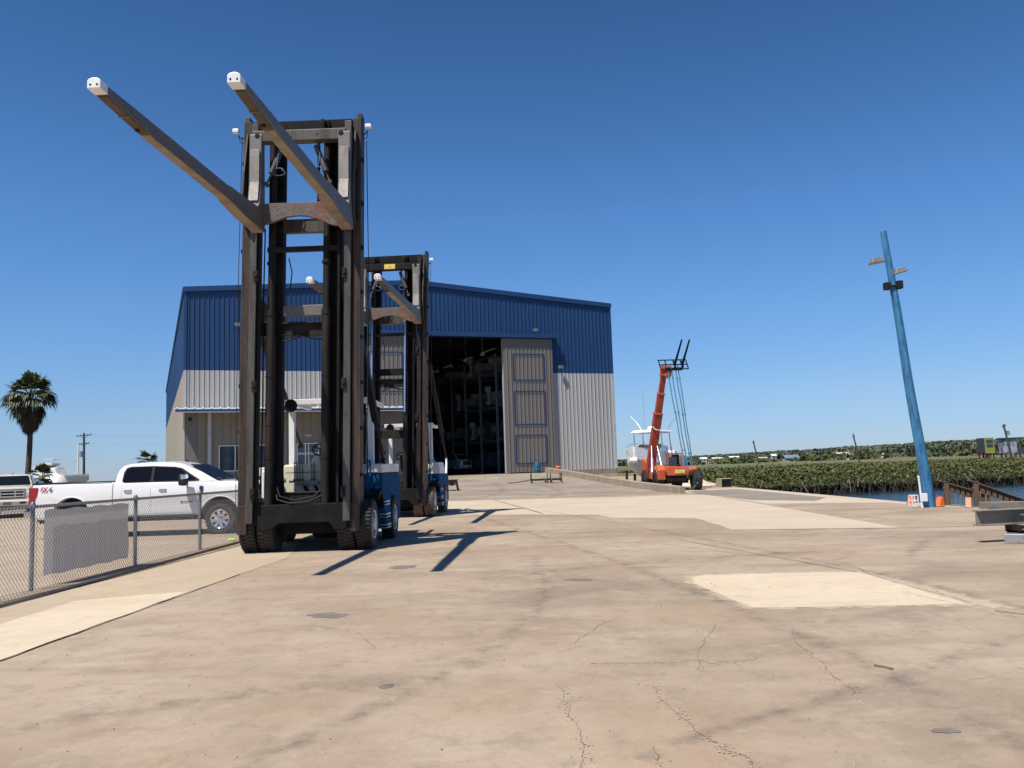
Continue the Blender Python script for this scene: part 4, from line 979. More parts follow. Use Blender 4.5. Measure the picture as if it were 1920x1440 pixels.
            vs = []
            for y, t_, b_, h_ in zip(ys, tops, bots, hw): vs += [(x-h_, y, b_), (x+h_, y, b_), (x+h_, y, t_), (x-h_, y, t_)]
            FK.add(vs, [(i*4+j, i*4+(j+1) % 4, (i+1)*4+(j+1) % 4, (i+1)*4+j) for i in range(5) for j in range(4)]+[(3, 2, 1, 0), (20, 21, 22, 23)])
            f = shear(FK).build('fork', 'fork', T, bevel=.02)
            m = MB(); m.prism([(-.425, 8.30), (-.455, 7.60), (-.54, 7.18), (-.50, 7.18), (-.40, 7.60), (-.37, 8.30)], 'X', x-.095, x+.095)
            q = m.build('shank_face', 'fork_face', f, bevel=.004); q.rotation_euler = (0, 0, 0)
            m = MB(); US = [(-.22, .12, 6.600), (-.62, .118, 6.618), (-1.3, .117, 6.618), (-2.0, .112, 6.678), (-2.2, .088, 6.698), (-5.0, .080, 6.658), (-5.15, .078, 6.665)]
            m.add([q for y, h_, z in US for q in ((x-h_, y, z-.006), (x+h_, y, z-.006))], [(2*i, 2*i+1, 2*i+3, 2*i+2) for i in range(len(US)-1)])
            shear(m).build('rusty_bounce_underside', 'rust_bounce', f)  # sheet whose lighter tan carries painted ground-bounce light
            m = MB(); m.add([(x-.070, -5.20, 6.655), (x+.070, -5.20, 6.655), (x+.066, -6.36, 6.698), (x-.066, -6.36, 6.698)], [(0, 1, 2, 3)]); q = shear(m).build('tip_recess', 'tip_recess', f)
            m = MB(); m.box(x-.08, x+.08, -5.80, -5.77, 6.66, 6.69); shear(m).build('recess_rib', 'fork', q)
            m = MB(); m.cyl((x-.02, -5.35, 6.68), (x-.02, -5.35, 6.64), .035, n=12); shear(m).build('recess_plug', 'steel_black', q)
            m = MB(); n_ = 14; rr = .135
            prof = [(-.090, -.070), (-.090, .03)]+[(math.cos(a_)*.090, .03+math.sin(a_)*.055) for a_ in np.linspace(math.pi, 0, n_)][1:-1]+[(.090, .03), (.090, -.070)]
            m.prism([(x+u, 6.78+v) for u, v in prof], 'Y', -6.58, -6.38); q = shear(m).build('tip_cap', 'white_cap', f, bevel=.012)
            m = MB()
            for u in (-.045, .045): m.cyl((x+u, -6.575, 6.765), (x+u, -6.584, 6.765), .014, n=12)
            shear(m).build('cap_bolt', 'steel_black', q)
        for (x0, z0), (x1, z1) in (((-.42, 8.45), (-.72, 7.62)), ((.34, 8.45), (.68, 7.62))):
            a_, b_ = Vector((x0, -.12, z0)), Vector((x1, -.22, z1)); mid = a_+(b_-a_)*.66
            m = MB(); m.cyl(a_, mid, .06, n=14); m.cyl(mid, mid+(b_-a_)*.05, .07, n=14); m.cyl(mid, b_, .022, n=10); m.cyl(b_-Vector((0, .05, 0)), b_+Vector((0, .05, 0)), .05, n=12)
            m.build('fork_cylinder', 'steel_olive', T, smooth=True)
            c = mid+Vector((.13 if x0 < 0 else -.13, -.05, -.0))
            m = MB(); m.tube([c+Vector((math.cos(t_)*.13, .02*t_, math.sin(t_)*.07)) for t_ in np.linspace(0, 7.5, 26)], .009, 5)
            m.tube([c+Vector((-.02, 0, .07)), c+Vector((.02, 0, .35)), Vector((x0*.9, -.1, 8.5))], .008, 5)
            m.build('hose_coil', 'pale_blue', T, smooth=True)
        # work lights on top
        for s_ in (-1, 1):
            m = MB(); m.tube([(s_*1.33, .1, 8.78), (s_*1.40, .05, 8.74), (s_*1.46, 0, 8.80)], .014, 6); m.tube([(s_*1.46, .02, 8.78), (s_*1.44, .1, 8.68), (s_*1.34, .12, 8.66)], .008, 5)
            q = m.build('work_light', 'black_plastic', T); m = MB(); m.bar((s_*1.42, -.05, 8.87), (s_*1.56, -.05, 8.87), .10, .085); m.build('lamp_body', 'white_cap', q, bevel=.015)
        # front axle and frame
        m = MB(); m.prism([(-1.05, .98), (1.05, .98), (1.05, .62), (.82, .44), (.62, .44), (.52, .60), (-.52, .60), (-.62, .50), (-.82, .44), (-1.05, .62)], 'Y', .0, .42)
        m.box(-.60, .60, .42, .8, .35, .75); m.build('front_frame', 'steel_black', T, bevel=.015)
        m = MB(); m.box(-1.05, 1.05, .44, 4.6, .42, .95); m.build('chassis', 'steel_black', T, bevel=.02)
        m = MB(); m.prism([(-.42, .66), (.42, .66), (.40, .30), (.28, .13), (-.28, .13), (-.40, .30)], 'Y', 2.0, 2.8); m.build('belly_tank', 'black_plastic', T, bevel=.05)
        m = MB(); m.box(-.52, .62, .42, .9, .97, 1.20); m.box(-.5, .6, .40, .44, 1.18, 1.22); m.build('floor_box', 'steel_dark', T, bevel=.015)
        ty = 'rubber' if not second else 'rubber_dusty'
        for s_ in (-1, 1):
            for k_, x in enumerate((1.19, .82)):
                wheel(T, 0, 0, s_, .50, .34, 'rim_white', ty, 0, .30).matrix_world = Matrix.Translation((s_*x, .55, .50)) @ Matrix.Rotation(rad(-90), 4, 'Z')
            wheel(T, 0, 0, s_, .49, .30, 'rim_white', ty, 0, .30).matrix_world = Matrix.Translation((s_*1.24, 3.15, .49)) @ Matrix.Rotation(rad(-90), 4, 'Z')
        # body sides (tanks) right and left
        for s_ in (-1, 1):
            x0, x1 = (.92, 1.37)
            lo, hi = sorted((s_*x0, s_*x1))
            m = MB()
            zt = 1.56 if not second else 1.45
            pr = [(1.50, zt), (1.50, 1.15), (1.62, .95), (1.95, .30), (2.55, .30), (2.60, 1.02), (3.7, 1.05), (3.8, zt)]
            m.prism(pr, 'X', lo, hi); b_ = m.build('side_body', 'blue_paint', T, bevel=.02)
            if not second:
                m = MB(); m.prism([(lo, 1.565), (hi, 1.565), (hi, 1.76), (lo, 1.76)], 'Y', 1.47, 3.9); m.build('side_cover', 'white_paint', T, bevel=.02)
                m = MB(); m.box(s_*.62-.30, s_*.62+.30, 1.85, 1.9, 1.0, 1.56); m.build('front_panel', 'cyan_paint', T)
            else:
                m = MB(); m.prism([(lo-.04, 1.455), (hi+.04, 1.455), (hi+.04, 1.66), (hi-.02, 1.86), (lo, 1.86), (lo-.04, 1.66)], 'Y', 1.42, 2.75); m.lathe([(.05, 0), (.05, .06), (.02, .09)], ((lo+hi)/2, 1.7, 1.86), n=10)
                m.build('side_cover', 'white_paint', T, bevel=.05)
                m = MB(); m.cyl((s_*1.32, 3.6, 1.2), (s_*1.27, 4.3, 2.05), .04, n=10); m.build('stay_post', 'white_paint', T)
            m = MB()
            for z, y0 in ((.38, 1.75), (.62, 1.68), (.90, 1.62)):
                m.box(*sorted((s_*1.24, s_*1.42)), y0, y0+.5, z, z+.035); m.box(*sorted((s_*1.24, s_*1.42)), y0, y0+.5, z-.06, z-.035)
            m.build('step', 'alu', T, bevel=.006)
            m = MB(); m.prism([(1.0, .98), (1.0, 1.10), (1.35, 1.22), (1.6, 1.1), (1.7, .8), (1.62, .78), (1.52, 1.0), (1.3, 1.12)], 'X', lo, hi); m.build('mudguard', 'steel_black', T)
            m = MB()
            for y in (1.15, 1.46): m.tube([(s_*1.10, y, 1.0), (s_*1.10, y, 1.83)], .022, 8)
            m.tube([(s_*1.10, 1.15, 1.83), (s_*1.10, 1.46, 1.83)], .022, 8); m.tube([(s_*1.10, 1.15, 1.83), (s_*.85, 1.15, 1.83)], .022, 8); m.build('hand_rail', 'blue_paint', T, smooth=True)
        # stays
        ends = [(-1, (-1.2, .34, 5.3), (-1.18, 4.2, 2.35))]
        ends.append((1, (1.05, .36, 4.9), (1.34, 1.75, 1.85)) if not second else (1, (1.28, .34, 5.3), (1.25, 4.3, 2.05)))
        for s_, a_, b_ in ends:
            a_, b_ = Vector(a_), Vector(b_); c = a_+(b_-a_)*.72
            m = MB(); m.bar(a_, c, .14, .12); m.cyl(c, c+(b_-a_)*.02, .06, n=10); m.cyl(c, b_, .03, n=10); m.cyl(b_-Vector((.05, 0, .03)), b_+Vector((.05, 0, -.03)), .07, n=10)
            m.build('mast_stay', 'steel_dark', T)
        # operator area
        cy = 2.45
        m = MB(); px_ = -.90 if not second else -.55
        m.bar((px_, cy, 1.0), (px_, cy, 3.22), .13, .13, up=(0, 1, 0)); m.bar((.95, cy, 1.0), (.95, cy, 3.22), .13, .13, up=(0, 1, 0))
        m.bar((px_-.22, cy, 3.27), (1.05, cy, 3.27), .14, .13); 
        for x in (px_, .95): m.bar((x, cy, 3.25), (x, cy+1.6, 3.25), .10, .10)
        m.build('overhead_guard', 'white_paint', T, bevel=.01)
        m = MB()
        for i in range(7): x = px_+.12+i*.22; m.bar((x, cy, 3.33), (x, cy+1.6, 3.33), .035, .035)
        m.build('guard_bar', 'steel_dark', T)
        m = MB(); m.lathe([(.15, 0), (.15, .03), (.06, .08), (.01, .09)], (0, 0, 0), 'Y', 16); o = m.build('guard_lamp', 'steel_black', T); o.location = (px_+.04, cy-.22, 3.18); o.rotation_euler = (0, 0, rad(35))
        m = MB(); m.box(-.78, -.16, 1.30, 1.75, .98, 1.80); m.prism([(-.30, 1.78), (-.16, 1.98), (0.02, 2.0), (.06, 1.9), (.04, 1.1), (-.30, 1.1)], 'Y', 1.55, 2.1); m.build('control_console', 'cream_paint', T, bevel=.04)
        m = MB()
        for x in (-.52, -.46, -.40, -.34, -.14, -.08): m.cyl((x, 1.26, 1.42), (x, 1.22, 1.86), .009, n=6); m.cyl((x, 1.22, 1.42), (x, 1.22, 1.49), .022, n=8)
        m.bar((-.72, 1.22, 1.62), (.45, 1.22, 1.62), .015, .015); m.build('control_lever', 'steel_brown', T)
        m = MB(); m.box(-.50, .02, 1.16, 1.29, 1.35, 1.44); m.build('lever_bank', 'fork_face', T, bevel=.01)
        m = MB(); m.bar((-.27, 1.15, 1.33), (-.20, 1.25, 1.08), .10, .02); m.bar((-.05, 1.15, 1.33), (.06, 1.25, 1.08), .10, .02); m.build('pedal', 'steel_black', T)
        m = MB(); c = Vector((.02, 1.45, 2.12)); m.tube([c+Vector((math.cos(t_)*.19, math.sin(t_)*.05, math.sin(t_)*.13)) for t_ in np.linspace(0, 2*math.pi, 25)], .017, 6)
        for t_ in (.5, 2.6, 4.7): m.cyl(c, c+Vector((math.cos(t_)*.19, math.sin(t_)*.05, math.sin(t_)*.13)), .014, n=6)
        m.cyl(c-Vector((0, 0, .1)), c+Vector((0, -.0, .03)), .04, n=10); m.cyl(c, (.05, 1.7, 1.2), .05, n=10); m.build('steering_wheel', 'black_plastic', T, smooth=True)
        m = MB(); m.box(.10, .55, 1.60, 1.95, 1.30, 1.98); m.build('instrument_box', 'black_plastic', T, bevel=.03)
        m = MB(); m.box(.05, .62, 2.3, 2.85, 1.35, 1.5); m.box(.05, .62, 2.8, 2.95, 1.5, 2.3); m.build('seat', 'black_plastic', T, bevel=.06)
        m = MB(); m.box(-1.25, 1.25, 3.75, 4.9, .35, 1.42); m.build('counterweight', 'blue_paint', T, bevel=.08)
        m = MB(); m.box(-.85, .85, 2.9, 4.6, 1.0, 1.72); m.build('engine_hood', 'white_paint', T, bevel=.05)
        m = MB(); m.box(-1.18, -.86, 1.0, 1.4, 1.02, 1.70); m.build('hydraulic_tank', 'white_paint', T, bevel=.05)
    # the whole mast is a little narrower than the axle and leans slightly to its left, as on uneven ground
    MAST = {'outer_mast_rail', 'inner_mast_rail', 'deep_mast_rail', 'lift_cylinder', 'lift_rod', 'chain_guide', 'hoist_chain', 'hydraulic_hose', 'hose_clamp', 'wear_pad', 'top_beam', 'chain_bracket', 'chain_roller', 'thin_cross_bar', 'middle_cross_beam', 'channel_cross_beam', 'back_cross_plate', 'lower_cross_beam', 'fork_hinge_beam', 'hinge_pin', 'yellow_plate', 'carriage_side_plate', 'carriage_pad', 'arched_cross_plate', 'fork_cylinder', 'hose_coil', 'work_light', 'lamp_body'}
    of, kz = (-.11, .018) if not second else (-.13, .026)
    for o in T.children_recursive:
        if o.name.split('.')[0] in MAST:
            for v in o.data.vertices: v.co.x = v.co.x*.945+of+kz*v.co.z
    return T
forklift((-4.32, 17.0, 0), -.012, 'nearest tall rusty marina forklift with raised forks reaching over the yard')
forklift((-4.16, 28.4, 0), -.054, 'farther marina forklift with yellow plate on its mast, behind the nearest one', True)

# ------------------------------------------------------------------ blue light pole
LP = empty('light_pole', (12.30, 24.95, 0), 0, 'leaning flaking blue wooden light pole at the water edge', 'light pole')
top = Vector((-.72, .0, 8.42)); m = MB(); n_ = 22
m.tube([top*(i/n_)+Vector((.012*math.sin(i*.5), 0, 0)) for i in range(n_+1)], [.165-.072*i/n_ for i in range(n_+1)], 18); m.build('pole', 'pole_blue', LP, smooth=True)
def lamp_head(p, q, tilt):
    m = MB(); m.bar(p, p+Vector((q*.12, 0, .02)), .05, .05); h = m.build('lamp_arm', 'bronze', LP)
    c = p+Vector((q*.27, -.08, .03)); m = MB()
    m.add([c+Vector(v) for v in ((-.20, -.12, -.12), (.20, -.12, -.12+tilt), (.20, .16, -.12+tilt), (-.20, .16, -.12), (-.13, -.08, .07), (.13, -.08, .09), (.13, .10, .09), (-.13, .10, .07))],
          [(3, 2, 1, 0), (4, 5, 6, 7), (0, 1, 5, 4), (1, 2, 6, 5), (2, 3, 7, 6), (3, 0, 4, 7)])
    b_ = m.build('lamp_head', 'bronze', LP, bevel=.015)
    m = MB(); m.add([c+Vector(v) for v in ((-.17, -.10, -.125), (.17, -.10, -.125+tilt), (.17, .13, -.125+tilt), (-.17, .13, -.125))], [(0, 1, 2, 3)]); m.build('lens', 'lens', b_, fix=False)
lamp_head(Vector((-.78, 0, 7.48)), -1, .05); lamp_head(Vector((-.64, -.05, 7.12)), 1, .10)
m = MB(); m.box(-.88, -.71, -.20, .0, 6.58, 6.80); m.box(-.52, -.34, -.20, .0, 6.60, 6.84); m.box(-.76, -.44, -.16, -.10, 6.66, 6.72); m.build('junction_box', 'black_plastic', LP, bevel=.01)
m = MB(); m.box(-.33, -.16, -.25, -.12, .18, .42); m.build('meter_box', 'white_trim', LP, bevel=.01)
m = MB(); m.tube([(-.30, -.16, 0), (-.34, -.16, .9), (-.36, -.14, .93)], .03, 8); m.build('conduit', 'white_cap', LP); m = MB(); m.tube([(-.16, -.19, .4), (-.24, -.18, 1.6), (-.45, -.13, 3.8), (-.70, -.10, 6.6)], .012, 6); m.build('cable', 'pole_blue', LP)
m = MB()
for x in (-.16, .02):
    for y in (-.1, .1): m.bar((x, y, 0), (x, y, .34), .025, .025)
for z in (.02, .18, .34):
    for y in (-.1, .1): m.bar((-.16, y, z), (.02, y, z), .025, .025)
    for x in (-.16, .02): m.bar((x, -.1, z), (x, .1, z), .025, .025)
o = m.build('wire_crate', 'white_cap'); o.location = (12.02, 25.2, .01); tag(o, 'small white open-frame crate beside the foot of the blue light pole', 'crate')
def stub(x, y, lab, sc=1, r=0):
    m = MB(); m.prism([(-.14, 0), (.12, 0), (.12, .22), (.06, .27), (.0, .25), (-.10, .06)], 'Y', -.07, .07); m.box(-.15, .14, -.09, .09, 0, .02)
    o = m.build('orange_marker', 'orange', bevel=.01); o.location = (x, y, .01); o.scale = (sc, sc, sc); o.rotation_euler[2] = r
    tag(o, lab, 'marker', 'orange markers along the water edge')
stub(12.72, 27.0, 'orange marker on the pale edge to the left of the blue pole', .95); stub(12.62, 25.0, 'orange marker touching the foot of the blue light pole', 1.05, .5); stub(13.0, 24.1, 'orange marker in front of the brown wooden stair rail', 1.05, 1)
m = MB(); m.box(-.15, .15, -.12, .12, 0, .38); o = m.build('bollard', 'steel_dark', bevel=.03); o.location = (12.48, 25.35, 0); tag(o, 'short dark steel bollard between the blue pole and the orange marker', 'bollard')

# ------------------------------------------------------------------ dock stairs
D = empty('dock_stairs', (13.9, 26.6, 0), 0, 'brown weathered wooden dock stairs with two handrails sloping to the water', 'stairs')
def rail(y, x0, x1, z0, z1, nm):
    m = MB(); m.bar((x0-.15, y, z0+.04), (x1+.08, y, z1-.02), .14, .04); m.build('handrail', 'wood_dark', D, bevel=.006)
    m = MB(); m.bar((x0, y, z0-.12), (x1, y, z1-.14), .04, .22); m.build('side_rail', 'wood_dark', D, bevel=.006)
    m = MB(); n_ = 9
    for x in (x0+.06, x1-.05): m.box(x-.07, x+.07, y-.07, y+.07, -1.3, (z0 if x < (x0+x1)/2 else z1)+.0)
    m.build('post', 'wood_dark', D, bevel=.006)
    m = MB()
    for i in range(1, n_): x = x0+(x1-x0)*i/n_; zt = z0+(z1-z0)*i/n_; m.box(x-.02, x+.02, y-.02, y+.02, -.9+(zt-z0)*.5, zt-.1)
    m.build('baluster', 'wood_grey', D)
rail(.55, .0, 1.5, .66, .14, 0); rail(-.55, .35, 1.95, .68, .02, 1)
m = MB()
for i in range(7): m.box(.0+i*.24, .28+i*.24, -.5, .5, -.12-i*.14, -.08-i*.14)
m.build('tread', 'wood_grey', D)
m = MB(); m.bar((12.95, 23.4, .09), (16.5, 23.0, .06), .25, .20); m.bar((12.9, 24.0, -.05), (16.5, 23.9, -.07), .9, .10)
tag(m.build('dock_beam', 'wood_grey', bevel=.015), 'long grey timber dock edge beam in front of the stair rails', 'beam')
m = MB()
for x in (14.2, 16.2):
    for y in (23.2, 24.2): m.cyl((x, y, -3), (x, y, -.1), .14, n=12)
tag(m.build('dock_piling', 'wood_grey', smooth=True), 'grey round timber pilings under the dock edge beam', 'piling')

# ------------------------------------------------------------------ steel cradle at the right edge
Cr = empty('steel_cradle', (8.05, 14.6, 0), 0, 'heavy grey steel beams stacked on white blocks at the right edge', 'steel beams')
def ibeam(m, p, q, w_, h_, t_):
    p, q = Vector(p), Vector(q)
    for dz in (-h_/2+t_/2, h_/2-t_/2): m.bar(p+Vector((0, 0, dz)), q+Vector((0, 0, dz)), w_, t_)
    m.bar(p, q, t_*1.2, h_-2*t_)
m = MB(); ibeam(m, (-.02, .10, .43), (2.6, .55, .43), .18, .27, .02); m.build('beam', 'beam_steel', Cr, bevel=.004)
m = MB(); ibeam(m, (.52, -.42, .37), (2.8, -.2, .37), .20, .27, .02); m.build('beam', 'beam_steel', Cr, bevel=.004)
m = MB(); m.box(.62, .74, -.1, .35, .16, .29); m.box(.62, .72, -.1, .3, .02, .2); m.box(1.5, 1.62, -.5, .4, .0, .26); m.build('support_foot', 'steel_dark', Cr, bevel=.006)
m = MB(); m.bar((.42, .02, .09), (1.25, -.62, .09), .26, .14); m.build('white_block', 'alu', Cr, bevel=.01)
m = MB(); m.bar((.95, .65, .09), (2.3, .35, .09), .2, .14); m.build('white_block', 'alu', Cr, bevel=.01)
m = MB(); m.bar((.40, -.02, .012), (1.28, -.70, .012), .30, .016); m.build('rusty_plate', 'rust_bounce', Cr)

# ------------------------------------------------------------------ drum, stand, cart, cone on the ramp
m = MB(); m.lathe([(.27, 0), (.285, .02), (.285, .28), (.295, .30), (.285, .32), (.285, .58), (.295, .60), (.285, .62), (.285, .86), (.26, .89), (.25, .87), (.02, .87)], n=24)
o = m.build('drum', 'drum', smooth=True); o.location = (1.95, 72.3, rz(1.95, 72.3)+.01); tag(o, 'blue plastic drum standing in front of the right sliding door', 'drum')
G = empty('boat_stand', (2.1, 57.5, rz(2.1, 57.5)+.01), .0, 'low dark steel boat trolley standing on the ramp by the kerb wall', 'trolley')
m = MB(); 
for y in (-.9, .9): m.bar((-1.0, y, .18), (1.05, y, .18), .08, .10)
for x in (-1.0, .1, 1.05): m.bar((x, -.9, .18), (x, .9, .18), .08, .10)
m.build('base_frame', 'steel_dark', G, bevel=.01)
for x, y in ((-1.0, -.9), (.3, -.9), (1.05, -.9), (-1.0, .9), (1.05, .9), (.15, .9)):
    m = MB(); m.bar((x, y, .0), (x, y, .62), .06, .06, up=(0, 1, 0)); m.build('upright', 'steel_dark', G)
m = MB()
for x in (-.05, .35): m.cyl((x-.05, -1.05, .12), (x+.05, -1.05, .12), .12, n=14)
m.build('castor', 'rubber', G)
m = MB(); m.bar((-.4, -.5, .26), (.9, -.5, .26), .3, .05); m.build('cross_board', 'fork_face', G)
m = MB(); m.tube([(-2.6, -.3, .03), (-2.0, -.35, .05), (-1.4, -.1, .12), (-1.0, .2, .2)], .03, 6); m.build('tow_handle', 'steel_brown', G)
o = m.build  # keep
m = MB(); m.lathe([(.17, .0), (.17, .02), (.10, .03), (.02, .42), (.01, .43)], n=16); m.box(-.19, .19, -.19, .19, 0, .02); o = m.build('traffic_cone', 'orange'); o.location = (kx(69.5)+.16, 69.3, rz(2.5, 69.3)+.42); o.rotation_euler = (rad(80), 0, .9); o.location.z += .10; tag(o, 'orange cone lying on top of the kerb wall beside the blue drum', 'cone')
Q = empty('work_bench', (-4.35, 52.0, rz(-4.3, 52)+.0), 0, 'rusty brown steel work bench on the ramp right of the farther forklift', 'bench')
m = MB(); m.box(-.6, .75, -.4, .4, .62, .68); m.box(-.6, .68, -.36, -.30, .35, .62); m.build('bench_top', 'steel_brown', Q, bevel=.01)
for x in (-.5, .68):
    m = MB(); m.bar((x, -.35, .62), (x+.1, -.45, 0), .06, .06); m.bar((x, .35, .62), (x+.1, .45, 0), .06, .06); m.build('leg', 'steel_brown', Q)
m = MB(); m.box(.30, .55, -.5, -.4, .30, .55); m.build('vice', 'steel_black', Q)

# ------------------------------------------------------------------ telehandler
H_ = empty('telehandler', (9.02, 46.7, 0), rad(4), 'orange telehandler with steep red boom and black pallet forks pointing up', 'telehandler'); H_.scale = (1.055, 1.055, 1.025)
def big_wheel(x, y, s_): 
    t_ = wheel(H_, 0, 0, s_, .57, .42, 'steel_dark', 'rubber', 0, .29); t_.matrix_world = Matrix.Translation((x, y, .57)) @ Matrix.Rotation(rad(-90), 4, 'Z')
for x, y, s_ in ((-.86, .5, -1), (1.02, -.1, 1), (-.86, 3.2, -1), (.86, 3.2, 1)): big_wheel(x, y, s_)
m = MB(); m.box(-.55, .50, -.15, 4.0, .48, .86); m.build('chassis', 'steel_black', H_, bevel=.03)
m = MB(); m.bar((-.7, .4, .52), (.7, .3, .52), .25, .25); m.bar((-.7, 3.2, .52), (.7, 3.2, .52), .25, .25); m.build('axle', 'steel_black', H_, bevel=.03)
m = MB(); m.prism([(-.55, .82), (.62, .82), (.66, 1.05), (.60, 1.28), (-.50, 1.34), (-.60, 1.05)], 'Y', -.22, 1.5); m.build('front_body', 'tele_orange', H_, bevel=.05)
m = MB(); m.box(-.12, .42, -.245, -.22, .93, 1.13); m.build('warning_plate', 'yellow', H_, bevel=.01)
m = MB(); m.prism([(-.2, .60), (.9, .60), (1.15, 1.15), (.8, 1.35), (.1, 1.42), (-.25, 1.15)], 'X', -1.02, -.62); m.prism([(1.3, .60), (4.0, .7), (4.1, 1.7), (3.5, 1.8), (1.9, 1.2), (1.3, 1.2)], 'X', -.95, -.60); m.build('left_fender', 'tele_orange', H_, bevel=.04)
m = MB(); m.cyl((.62, -.15, 1.12), (1.05, -.15, 1.12), .16, n=14); m.box(.62, 1.0, -.1, 3.8, .85, 1.22); m.build('right_body', 'tele_orange', H_, bevel=.04)
# boom: nested sections
bb = Vector((-.88, 2.3, 1.05)); bt = Vector((-.16, .9, 6.55)); dv = bt-bb
for a_, b_, w_, nm, mt in ((0, .60, .42, 'boom_base', 'boom_red'), (.58, .80, .34, 'boom_middle', 'boom_red'), (.78, 1.0, .27, 'boom_tip', 'boom_red')):
    m = MB(); m.bar(bb+dv*a_, bb+dv*b_, w_, w_*1.15, up=(0, 1, 0)); q = m.build(nm, mt, H_, bevel=.02)
    m = MB(); e = bb+dv*b_; m.bar(e-dv*.012, e+dv*.004, w_+.05, w_*1.15+.05, up=(0, 1, 0)); m.build('boom_collar', 'tele_orange', q, bevel=.01)
m = MB(); e = bb+dv*.44
m.tube([e+Vector((-.24, -.26, .12)), e+Vector((-.1, -.3, -.06)), e+Vector((.15, -.3, -.1)), e+Vector((.26, -.2, -.06))], .03, 6); m.build('hose_loop', 'cream_paint', H_)
m = MB(); m.prism([(-.40, 6.42), (.12, 6.25), (.30, 6.55), (.22, 6.95), (-.30, 6.98)], 'Y', .72, 1.0); m.build('boom_head', 'tele_orange', H_, bevel=.03)
for x in (-1.15, -.55):
    m = MB(); a_ = Vector((x, .6, 1.0)); b_ = bb+dv*.28+Vector((x+.85, -.25, 0))*.5; c = a_+(b_-a_)*.5; m.cyl(a_, c, .07, n=12); m.cyl(c, b_, .04, n=12); m.build('boom_cylinder', 'alu', H_, smooth=True)
# cab: open roll cage
m = MB()
for x in (-.05, .58):
    m.tube([(x, .55, 1.25), (x-.03, .60, 1.95), (x-.02, .8, 2.02), (x-.02, 1.6, 2.02), (x, 1.7, 1.25)], .035, 8)
for y in (.65, 1.6): m.tube([(-.07, y, 2.02), (.56, y, 2.02)], .035, 8)
m.build('cab_frame', 'tele_orange', H_, smooth=True)
m = MB(); m.box(-.08, .58, .7, 1.6, 2.02, 2.06); m.build('cab_roof', 'black_plastic', H_); 
m = MB(); m.box(.05, .5, 1.1, 1.25, 1.35, 1.95); m.box(.05, .5, .8, 1.2, 1.3, 1.42); m.build('seat', 'black_plastic', H_, bevel=.05)
m = MB(); m.box(-.25, .2, .5, .55, 1.3, 1.85); m.build('cab_screen', 'glass', H_)
# carriage frame (tilted back) and forks
Kc = Vector((.35, .55, 6.95)); R_ = Matrix.Rotation(rad(-38), 3, 'X')
def kp_(x, z, y=0): return Kc+R_@Vector((x, y, z))
m = MB()
for z in (-.30, .05, .42): m.bar(kp_(-.78+(.0 if z < 0 else -.06), z), kp_(.72, z), .05, .06)
for x in (-.80, -.45, .0, .4, .72): m.bar(kp_(x, -.30), kp_(x, .42), .05, .05)
m.bar(kp_(-.5, -.2, .1), kp_(.4, -.2, .1), .16, .16); m.build('fork_carriage', 'steel_black', H_)
for x in (.0, .42):
    m = MB(); a_ = kp_(x, -.25, -.06); m.bar(a_, kp_(x, .25, -.08), .12, .06); m.bar(kp_(x, -.05, -.08), Vector((kp_(x, 0).x+.24, -.35, 8.25)), .12, .07, w2=.09, h2=.03); m.build('pallet_fork', 'steel_black', H_, bevel=.006)
STR = []
for i, (x0, x1) in enumerate(((-.10, .52), (.12, .66), (.36, .88), (.52, .98))):
    m = MB(); a_ = Vector((x0, .45, 6.75)); b_ = Vector((x1-.06, -.25+.04*i, 1.0 if i < 2 else .75)); n_ = 14
    m.tube([a_+(b_-a_)*(k/n_)+Vector((.012*math.sin(k*1.1+i), 0, 0)) for k in range(n_+1)], .030, 5)
    for k in (.12, .45, .8): c = a_+(b_-a_)*k; m.lathe([(.01, -.09), (.045, -.06), (.045, .06), (.01, .09)], tuple(c), n=8)
    o = m.build('lifting_strap', 'strap'); o.matrix_world = Matrix.Translation((9.02, 46.7, 0)) @ Matrix.Rotation(rad(4), 4, 'Z') @ Matrix.Scale(1.055, 4)
    tag(o, 'blue lifting strap hanging from the telehandler forks, %s of the four' % ('leftmost', 'second from left', 'third from left', 'rightmost')[i], 'strap', 'blue lifting straps')
m = MB(); m.tube([(9.95, 46.35, .95), (10.05, 46.05, .4), (9.85, 46.25, .15), (10.35, 46.8, .3), (10.15, 47.2, .6)], .03, 6); tag(m.build('loose_strap', 'strap'), 'tangled blue strap end looped round the right front wheel of the telehandler', 'strap')

# ------------------------------------------------------------------ white sport boat on stands
Bt = empty('sport_boat', (9.3, 56.9, .45), rad(244), 'white sport fishing boat with tee top, standing on blocks behind the telehandler', 'boat')
m = MB(); hull(m, 7.2, 2.9, 1.35, 18, .45); m.build('hull', 'hull_grey', Bt, smooth=True)
m = MB(); rings = []
for i in range(15):
    t_ = i/14; x = -3.6+7.2*t_; wd = 1.47*(1-max(0, (t_-.45)/.55)**2.2); wd = max(.04, wd); z = .80+.62*t_*t_
    rings.append([(x, -wd, z), (x, -wd*1.02, z+.80), (x, wd*1.02, z+.80), (x, wd, z)])
m.add([p for r in rings for p in r], [(i*4+j, i*4+(j+1) % 4, (i+1)*4+(j+1) % 4, (i+1)*4+j) for i in range(14) for j in range(4)]+[(0, 1, 2, 3), (59, 58, 57, 56)])
m.build('deck', 'gel', Bt, smooth=True)
m = MB(); m.prism([(-1.6, 1.4), (-1.5, 2.3), (-.2, 2.35), (.8, 1.95), (2.2, 1.75), (2.6, 1.5)], 'Y', -.85, .85); m.build('cabin', 'gel', Bt, bevel=.1)
m = MB(); m.plate([(-.15, -.78, 2.38), (.85, -.85, 1.97), (.85, .85, 1.97), (-.15, .78, 2.38)], (.4, 0, 1), .03); m.build('windscreen', 'glass', Bt)
